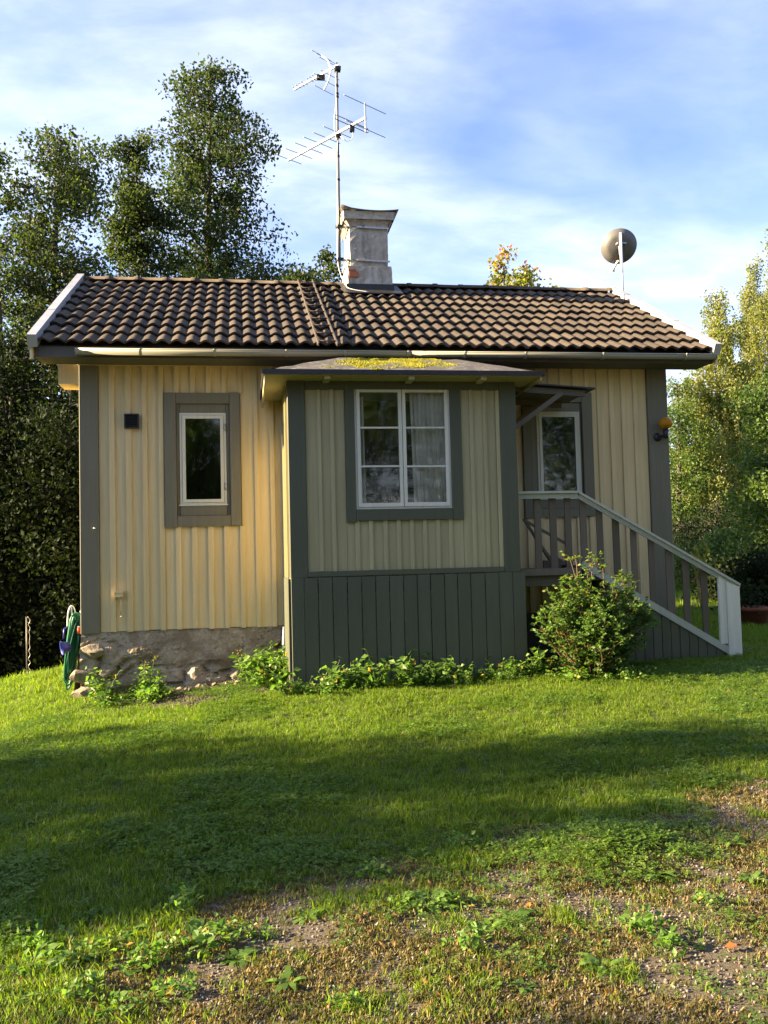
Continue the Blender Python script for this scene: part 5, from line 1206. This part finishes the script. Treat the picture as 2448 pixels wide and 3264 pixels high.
# ------------------------------------------------------------------ shrub in front of the stair
def shrub(name, label, base, lobes, nstem, nleaf, size, leafmat, seed, stem='stem_red'):
    """lobes: (dx, dy, height, radius) - upright leaning groups of shoots that give the uneven outline"""
    r = np.random.default_rng(seed); T = empty(name, base, label, 'shrub'); b = Vector(base); m = MB(base); P = []; D = []
    ws = np.array([l[3]**2*l[2] for l in lobes]); ws = ws/ws.sum()
    for i in range(nstem):
        lx, ly, lh, lr = lobes[r.choice(len(lobes), p=ws)]
        az = r.uniform(0, 6.283); q = math.sqrt(r.random()); stray = r.random() < .16
        hh = lh*(1-.5*q*q)*r.uniform(.7, 1.04)*(1.12 if stray else 1)
        e = b+Vector((lx+math.cos(az)*lr*q*(1.25 if stray else 1), ly+math.sin(az)*lr*q, hh)); st = b+Vector((lx*.35+jit(.05), ly*.35+jit(.05), -.03))
        mid = st.lerp(e, .5)+Vector((jit(.05), jit(.05), lh*.06))
        pts = smooth([st, mid, e, e+Vector((math.cos(az)*.05, math.sin(az)*.05, .02))], 6); m.tube(pts, [.0065*(1-.75*j/(len(pts)-1)) for j in range(len(pts))], 4, False)
        ds = max(4, int(nleaf/nstem*r.uniform(.35, 1.6)*(.35 if stray else 1)))
        for side in range(int(ds/9)+1):
            t0_ = r.uniform(.15, .95); j = min(len(pts)-2, int(t0_*(len(pts)-1))); o = pts[j]; a2 = r.uniform(0, 6.283); L = r.uniform(.07, .20)*(1.1-.6*t0_); te = o+Vector((math.cos(a2)*L, math.sin(a2)*L, r.uniform(-.02, .10)))
            m.tube([o, te], [.002, .001], 3, False)
            for k in range(9):
                f = (k+1)/9; P.append(tuple(o.lerp(te, f)+Vector(r.normal(0, .008, 3)))); a3 = a2+(1 if k % 2 else -1)*r.uniform(.6, 1.3); D.append((math.cos(a3), math.sin(a3), r.uniform(-.1, .4)))
        for k in range(8): P.append(tuple(pts[-1].lerp(pts[-5], r.random()))); a3 = r.uniform(0, 6.283); D.append((math.cos(a3), math.sin(a3), .4))
    m.build('stems', stem, T); P = np.array(P); P[:, 2] = np.maximum(P[:, 2], b.z+.01)
    leaf_object('foliage', P, size, leafmat, T, r, np.clip(.25+.5*(P[:, 2]-b.z)/.9+r.normal(0, .22, len(P)), 0, 1), origin=base, D=np.array(D)*1.6, aspect=.70, droop=.1, up_bias=.6)
    return T
bx = at(*s2(1285, 1480), 8.28); b_ = (bx.x, 8.28, g1(bx.x, 8.28))
hS = at(*s2(1262, 1222), 8.28).z-b_[2]
shrub('snowberry_shrub', 'bushy green small-leaved shrub growing in front of the stair', b_, [(-.10, 0, hS*1.04, .26), (-.36, .03, hS*.66, .25), (.20, -.02, hS*.88, .32), (.42, .05, hS*.66, .24), (0, -.14, hS*.62, .40), (-.2, -.05, hS*.8, .28)], 175, 17000, .037, 'shrub_leaf', 5, 'stem_red')
# stray long twigs of the shrub are part of it: a few arching shoots
# ------------------------------------------------------------------ weeds along the walls
def weed_mesh(kind, seed):
    r = np.random.default_rng(seed); P = []; D = []; st = MB()
    if kind == 'bramble':
        for i in range(5):
            az = r.uniform(0, 6.283); L = r.uniform(.10, .26); e = Vector((math.cos(az)*L*.5, math.sin(az)*L*.5, L)); st.tube([(0, 0, -.02), e*.5+Vector((0, 0, .02)), e], [.003, .0025, .0015], 4, False)
            for k in range(9): t_ = .3+.7*k/8; P.append(tuple(e*t_+Vector(r.normal(0, .012, 3)))); a2 = r.uniform(0, 6.283); D.append((math.cos(a2), math.sin(a2), .15))
        V, Q = leaf_cloud(np.array(P), .052, r, .1, .75, .9, np.array(D)*1.2)
    elif kind == 'rosette':      # dandelion-like long leaves
        n = 16
        for i in range(n): a = i*2.4+r.normal(0, .3); P.append((math.cos(a)*.008, math.sin(a)*.008, .0)); D.append((math.cos(a), math.sin(a), r.uniform(.25, 1.1)))
        Vs = []; Qs = []
        for p, d in zip(P, D):
            d = np.array(d); d /= np.linalg.norm(d); L = r.uniform(.07, .15); s = np.cross(d, (0, 0, 1)); s /= np.linalg.norm(s)+1e-9; b = len(Vs)
            for k in range(5):
                t_ = k/4; w = .012*math.sin(math.pi*min(.97, .12+.85*t_))*(1+.35*(k % 2)); c = np.array(p)+d*L*t_+np.array([0, 0, -.55*L*t_*t_]); Vs += [tuple(c-s*w), tuple(c+s*w)]
            Qs += [(b+2*k, b+2*k+1, b+2*k+3, b+2*k+2) for k in range(4)]
        V, Q = np.array(Vs), np.array(Qs)
    elif kind == 'leafy':
        for i in range(26):
            az = r.uniform(0, 6.283); q = math.sqrt(r.random())*.10; h = r.uniform(.02, .10)
            for k in range(3): P.append((math.cos(az)*q+r.normal(0, .008), math.sin(az)*q+r.normal(0, .008), h*(.5+.25*k))); a2 = r.uniform(0, 6.283); D.append((math.cos(a2), math.sin(a2), .3))
        V, Q = leaf_cloud(np.array(P), .034, r, .0, .7, 1.0, np.array(D)*1.4)
    me = bpy.data.meshes.new(kind); np_mesh(me, V, Q, False); nl = len(V)
    a = me.attributes.new('tint', 'FLOAT', 'POINT'); tn = np.repeat(r.uniform(0, 1, (nl+9)//10 if kind == 'rosette' else nl//4), 10 if kind == 'rosette' else 4)[:nl]
    a.data.foreach_set('value', tn.astype(np.float32)); me.materials.append(MAT['weed_leaf']); sm = st.mesh('weed_stems', 'stem_green') if st.v else None
    return me, sm
WM = {k: [weed_mesh(k, 10*i+s_) for i in range(5)] for s_, k in enumerate(('bramble', 'rosette', 'leafy'))}
def weed(kind, x, y, s, name, label, group, i, cat='weed'):
    me_, sm_ = WM[kind][i % 5]; T = empty(name, (x, y, g1(x, y)), label, cat, group, rz=random.uniform(0, 6.28)); T.scale = (s, s, s*random.uniform(.85, 1.1)); link('leaves', me_, T)
    if sm_: link('stem', sm_, T)
    return T
wi = 0
for i in range(70):
    t_ = random.random(); px = 900+t_*850; p = at(px, 2190, 8.5); y = 8.50-abs(random.gauss(0, .14)); 
    weed('bramble', p.x, y, random.choice((.5, .6, .7, .8, 1.0, 1.35)), 'bramble_weed', 'leafy bramble weed growing along the foot of the porch skirt', 'weeds along the porch skirt', i)
for i in range(16):
    x = random.uniform(-1.5, -.85); weed('leafy' if i % 2 else 'bramble', x, 9.2+jit(.22), random.uniform(.9, 1.5), 'foundation_weed', 'low leafy weed at the foot of the stone foundation corner', 'weeds at the foundation corner', i)
for i in range(16):
    x = random.uniform(.0, .42); weed('bramble', x, 9.25+jit(.3), random.uniform(1.0, 1.7), 'foundation_weed', 'bright leafy weed in the nook between foundation and porch', 'weeds in the porch nook', i)
for i in range(12):
    p = at(random.uniform(1690, 2050), 2180, 8.35); weed('leafy', p.x, 8.15+jit(.2), random.uniform(.9, 1.4), 'shrub_foot_weed', 'low leafy weed at the foot of the stair shrub', 'weeds under the stair shrub', i)
# tall flowering weed before the foundation
def tall_weed(px, y, pyt, label, seed):
    r = np.random.default_rng(seed); p = at(px, 2240, y); b = (p.x, y, g1(p.x, y)); h = at(px, pyt, y).z-b[2]; T = empty('tall_weed', b, label, 'weed'); m = MB(b); P = []; D = []; F_ = []
    for i in range(4):
        e = Vector(b)+Vector((jit(.10), jit(.05), h*random.uniform(.7, 1.0))); md = Vector(b).lerp(e, .5)+Vector((jit(.03), 0, 0)); m.tube([b, md, e], [.005, .004, .002], 5)
        for k in range(12): a = r.uniform(0, 6.28); P.append(tuple(Vector(b).lerp(e, .15+.8*k/12))); D.append((math.cos(a), math.sin(a), .2))
        for k in range(10): F_.append(tuple(e+Vector(r.normal(0, .022, 3))))
    m.build('stem', 'stem_green', T); leaf_object('leaves', np.array(P), .075, 'weed_leaf', T, r, origin=b, D=np.array(D)*1.5, aspect=.3); tag(leaf_object('flower_heads', np.array(F_), .018, 'autumn_leaf', T, r, origin=b), kind='stuff')
tall_weed(468, 9.35, 2085, 'tall spindly flowering weed before the stone foundation', 1)
tall_weed(775, 9.3, 2075, 'tall dry grass-like weed beside the porch nook', 2)
# foreground weed clumps
FW = [(1372, 2879, 'rosette', 1.9), (1637, 2938, 'rosette', 1.7), (2058, 2975, 'leafy', 1.6), (2087, 2753, 'rosette', 1.6), (1534, 2628, 'rosette', 1.3), (1470, 2700, 'leafy', 1.2), (1394, 2725, 'rosette', 1.5), (1497, 3020, 'leafy', 1.3), (1925, 3085, 'rosette', 1.5), (2331, 2690, 'rosette', 1.4), (2250, 2886, 'leafy', 1.0), (1667, 3152, 'rosette', 1.0),
      (576, 2905, 'leafy', 1.7), (413, 2967, 'rosette', 1.6), (664, 3027, 'leafy', 1.9), (243, 3063, 'rosette', 1.8), (66, 2965, 'leafy', 1.4), (258, 3174, 'leafy', 1.6), (981, 2923, 'rosette', 1.2), (915, 3137, 'rosette', 1.3), (553, 3181, 'leafy', 1.5), (760, 3060, 'rosette', 1.7), (330, 2900, 'rosette', 1.4), (150, 3090, 'leafy', 1.7), (1200, 2800, 'leafy', 1.1), (1760, 2660, 'rosette', 1.2), (2180, 2630, 'rosette', 1.3), (520, 3060, 'leafy', 1.6), (1300, 2900, 'leafy', 1.1), (2400, 2800, 'rosette', 1.2), (1100, 3210, 'leafy', .9), (60, 3190, 'rosette', 1.4), (2150, 3030, 'leafy', 1.3), (1450, 2890, 'leafy', 1.2), (1560, 2960, 'rosette', 1.3), (640, 2960, 'rosette', 1.5), (200, 2985, 'rosette', 1.5), (110, 3030, 'leafy', 1.5), (340, 3030, 'leafy', 1.4), (430, 3100, 'leafy', 1.5), (720, 2990, 'leafy', 1.4), (820, 3000, 'leafy', 1.2), (180, 3220, 'rosette', 1.2), (380, 3230, 'leafy', 1.3)]
for i, (px, py, kd, s_) in enumerate(FW):
    p = atz(px, py, .02); p = atz(px, py, g1(p.x, p.y)); lab = 'long-leaved rosette weed growing out of the gravel yard' if kd == 'rosette' else 'small-leaved mounding weed growing out of the gravel yard'
    weed(kd, p.x, p.y, s_*(.58 if px < 900 else .70), kd+'_weed', lab, ('rosette' if kd == 'rosette' else 'mounding')+' weeds on the gravel', i)
# fallen leaves
fm = []
for k in range(4):
    r = np.random.default_rng(300+k); V, Q = leaf_cloud(np.zeros((1, 3)), .05, r, 0, .8, 2.5, np.array([[1., 0, .1]])); me = bpy.data.meshes.new('fallen_leaf'); np_mesh(me, V, Q, False); a = me.attributes.new('tint', 'FLOAT', 'POINT'); a.data.foreach_set('value', np.full(4, k/3, np.float32)); me.materials.append(MAT['fallen_leaf']); fm.append(me)
for i, (px, py) in enumerate(((1966, 2755), (1690, 2888), (1405, 3070), (1690, 3030), (2310, 3035), (1580, 3120), (1925, 3150), (620, 3245), (1610, 2740), (2340, 2640))):
    p = atz(px, py, .02); o = link('fallen_leaf', fm[i % 4]); o.location = (p.x, p.y, g1(p.x, p.y)+.018); o.rotation_euler = (jit(.3), jit(.3), jit(3)); tag(o, 'fallen red-orange leaf lying on the gravel yard', 'leaf', 'fallen leaves on the gravel')

# ------------------------------------------------------------------ grass, clover, dry cover and pebbles (uncountable: geometry nodes)
def proto_collection(name, meshes):
    c = bpy.data.collections.new(name)
    for i, me in enumerate(meshes):
        o = bpy.data.objects.new('%s_%02d' % (name, i), me); c.objects.link(o)
    return c
def tuft_mesh(seed, n, h, spread, w, mat, kind='blade'):
    r = np.random.default_rng(seed); V = []; Q = []; tn = []
    for i in range(n):
        a = r.uniform(0, 6.283); q = math.sqrt(r.random())*spread; bx_, by_ = math.cos(a)*q, math.sin(a)*q
        if kind == 'blade':
            L = h*r.uniform(.5, 1.25); az = r.uniform(0, 6.283); le = r.uniform(.1, .75); sx_, sy_ = -math.sin(az), math.cos(az); b = len(V); ww = w*r.uniform(.7, 1.3)
            for t_, k in ((0, 1), (.55, .75), (1.0, .08)):
                o = L*le*t_*t_; V += [(bx_+math.cos(az)*o-sx_*ww*k, by_+math.sin(az)*o-sy_*ww*k, L*t_*(1-.25*le*t_)-.006), (bx_+math.cos(az)*o+sx_*ww*k, by_+math.sin(az)*o+sy_*ww*k, L*t_*(1-.25*le*t_)-.006)]
            Q += [(b, b+1, b+3, b+2), (b+2, b+3, b+5, b+4)]; tn += [r.random()]*6
        else:
            hh = h*r.uniform(.5, 1.2); tv = r.random(); a0 = r.uniform(0, 6.283); tx, ty = r.normal(0, .25, 2)
            for k in range(3):
                a2 = a0+k*2.094; L = w*r.uniform(.8, 1.2); d = np.array([math.cos(a2), math.sin(a2), tx*math.cos(a2)+ty*math.sin(a2)+.15]); s = np.array([-math.sin(a2), math.cos(a2), 0]); c0 = np.array([bx_, by_, hh]); b = len(V)
                V += [tuple(c0), tuple(c0+d*L*.6+s*L*.5), tuple(c0+d*L), tuple(c0+d*L*.6-s*L*.5)]; Q += [(b, b+1, b+2, b+3)]; tn += [tv]*4
    me = bpy.data.meshes.new('tuft'); np_mesh(me, np.array(V), np.array(Q), False); a = me.attributes.new('tint', 'FLOAT', 'POINT'); a.data.foreach_set('value', np.array(tn, np.float32)); me.materials.append(MAT[mat]); return me
def scatter(name, P, rot, scl, idx, coll, label=None, cat=None):
    me = bpy.data.meshes.new(name); me.vertices.add(len(P)); me.vertices.foreach_set('co', P.astype(np.float32).ravel())
    for nm, ty, ar in (('rot', 'FLOAT_VECTOR', rot), ('scl', 'FLOAT', scl), ('idx', 'INT', idx)):
        a = me.attributes.new(nm, ty, 'POINT'); a.data.foreach_set('vector' if ty == 'FLOAT_VECTOR' else 'value', np.ascontiguousarray(ar, np.int32 if ty == 'INT' else np.float32).ravel())
    o = link(name, me); tag(o, label, cat, None, 'stuff')
    ng = bpy.data.node_groups.new(name, 'GeometryNodeTree'); ng.interface.new_socket('Geometry', in_out='INPUT', socket_type='NodeSocketGeometry'); ng.interface.new_socket('Geometry', in_out='OUTPUT', socket_type='NodeSocketGeometry')
    N, L = ng.nodes, ng.links; gi = N.new('NodeGroupInput'); go = N.new('NodeGroupOutput'); ip = N.new('GeometryNodeInstanceOnPoints'); ci = N.new('GeometryNodeCollectionInfo')
    ci.inputs[0].default_value = coll; ci.inputs[1].default_value = True; ci.inputs[2].default_value = True; ip.inputs['Pick Instance'].default_value = True
    def na(nm, ty): n = N.new('GeometryNodeInputNamedAttribute'); n.data_type = ty; n.inputs[0].default_value = nm; return n.outputs[0]
    L.new(gi.outputs[0], ip.inputs['Points']); L.new(ci.outputs[0], ip.inputs['Instance']); L.new(na('idx', 'INT'), ip.inputs['Instance Index']); L.new(na('rot', 'FLOAT_VECTOR'), ip.inputs['Rotation']); L.new(na('scl', 'FLOAT'), ip.inputs['Scale'])
    L.new(ip.outputs[0], go.inputs[0]); md = o.modifiers.new('scatter', 'NODES'); md.node_group = ng; return o
def blocked(x, y):
    h = (x > XL-.05) & (x < XR+.05) & (y > FY-.12) & (y < BY+.1); p = (x > PRL-.05) & (x < PRR+.05) & (y > PY-.06) & (y < FY); s = (x > PRR) & (x < s1.x+.1) & (y > SY-.02) & (y < FY); return h | p | s
def field(n, x0, x1, y0, y1, seed, dens):
    r = np.random.default_rng(seed); x = r.uniform(x0, x1, n); y = r.uniform(y0, y1, n); k = (r.random(n) < dens(x, y)) & ~blocked(x, y); x, y = x[k], y[k]
    q = np.stack([x, y, gz(x, y)-CAMZ], -1); d = q@_f; u_ = IW/2+FPX*(q@_r)/np.maximum(d, .1); v_ = IH/2-FPX*(q@_u)/np.maximum(d, .1)
    k = (d > .5) & (u_ > -1700) & (u_ < IW+1700) & (v_ < IH+700); return x[k], y[k], r
def put(name, x, y, r, coll, s0_, s1_, label=None, cat=None, tiltv=.15, zo=0.0, sc_fn=None, nvar=6):
    n = len(x); P = np.stack([x, y, gz(x, y)+zo], -1); rot = np.stack([r.normal(0, tiltv, n), r.normal(0, tiltv, n), r.uniform(0, 6.283, n)], -1); s = r.uniform(s0_, s1_, n)
    if sc_fn is not None: s = s*sc_fn(x, y)
    return scatter(name, P, rot, s, r.integers(0, nvar, n), coll, label, cat)
grass_c = proto_collection('grass_tuft_source', [tuft_mesh(400+i, 20, .050, .045, .0021, 'grass_blade') for i in range(6)])
clover_c = proto_collection('clover_tuft_source', [tuft_mesh(420+i, 16, .030, .055, .0095, 'clover_leaf', 'clover') for i in range(6)])
dry_c = proto_collection('dry_tuft_source', [tuft_mesh(440+i, 16, .020, .022, .0030, 'dry_cover') for i in range(6)])
lawn_h = lambda x, y: .75+.6*vnoise(x, y, 1.3, 51)+.35*vnoise(x, y, 5, 52)
x, y, r = field(215000, -9, 11, 1.8, 13, 1, lambda x, y: (1-.93*gravel_mask(x, y))*(1-.97*dirt_mask(x, y))*(.55+.6*vnoise(x, y, 4, 53)))
put('lawn_grass', x, y, r, grass_c, .5, .85, 'mown green lawn grass in front of the cottage', 'grass', sc_fn=lawn_h)
x, y, r = field(26000, -12, 20, 10.2, 24, 2, lambda x, y: .8*np.ones_like(x))
put('rough_grass', x, y, r, grass_c, 1.2, 2.4, 'longer green grass behind and beside the cottage', 'grass')
mound = lambda x, y: np.exp(-(((x-MOUND.x)/0.45)**2+((y-MOUND.y)/0.26)**2))
x, y, r = field(70000, -5, 7, 2.3, 9.4, 3, lambda x, y: np.clip((1-.85*gravel_mask(x, y))*np.clip(2.6*(vnoise(x, y, 1.7, 54)-.45), 0.05, 1)*.8+1.2*mound(x, y), 0, 1))
put('clover_patch', x, y, r, clover_c, .7, 1.3, 'low clover growing through the lawn', 'clover', sc_fn=lambda x, y: 1+.25*mound(x, y))
x, y, r = field(150000, -4, 8, 1.8, 7, 4, lambda x, y: np.clip(gravel_mask(x, y)*1.2*np.clip(3.6*(vnoise(x, y, 3.1, 55)-.25), 0.08, 1), 0, 1))
put('dry_ground_cover', x, y, r, dry_c, .6, 1.35, 'short brownish dry ground cover over the gravel', 'ground cover', tiltv=.3)
x, y, r = field(70000, -4, 8, 1.8, 7, 14, lambda x, y: np.clip(gravel_mask(x, y)*np.maximum(np.clip(3.5*(vnoise(x, y, 2.6, 57)+.34*np.clip(.25-x, -1, 1.2)-.60), 0, 1), np.clip(4*(vnoise(x, y, 4.2, 58)-.75), 0, 1)), 0, 1))
put('yard_grass', x, y, r, grass_c, .5, 1.15, 'scattered rough grass tufts growing through the gravel yard', 'grass', tiltv=.25)
peb = [rock_mesh('pebble', 'pebble', 1.0*random.uniform(.8, 1.2), .8, .6, 500+i, n=1, amp=.1) for i in range(6)]
peb_c = proto_collection('pebble_source', peb)
x, y, r = field(88000, -4, 8, 1.8, 6.5, 5, lambda x, y: np.clip(gravel_mask(x, y)*1.3-.15, 0, 1))
s_ = None
put('gravel', x, y, r, peb_c, .0035, .0105, 'loose grey and brown gravel of the yard', 'gravel', tiltv=.5, zo=.002)
x, y, r = field(9000, -1.4, .6, 8.5, 9.75, 6, lambda x, y: dirt_mask(x, y))
put('earth_clods', x, y, r, proto_collection('clod_source', [rock_mesh('clod', 'terracotta' if False else 'rust_iron', 1, .8, .7, 560+i, n=1) for i in range(6)]), .006, .022, 'brown earth crumbs at the foot of the foundation', 'earth', tiltv=.5)
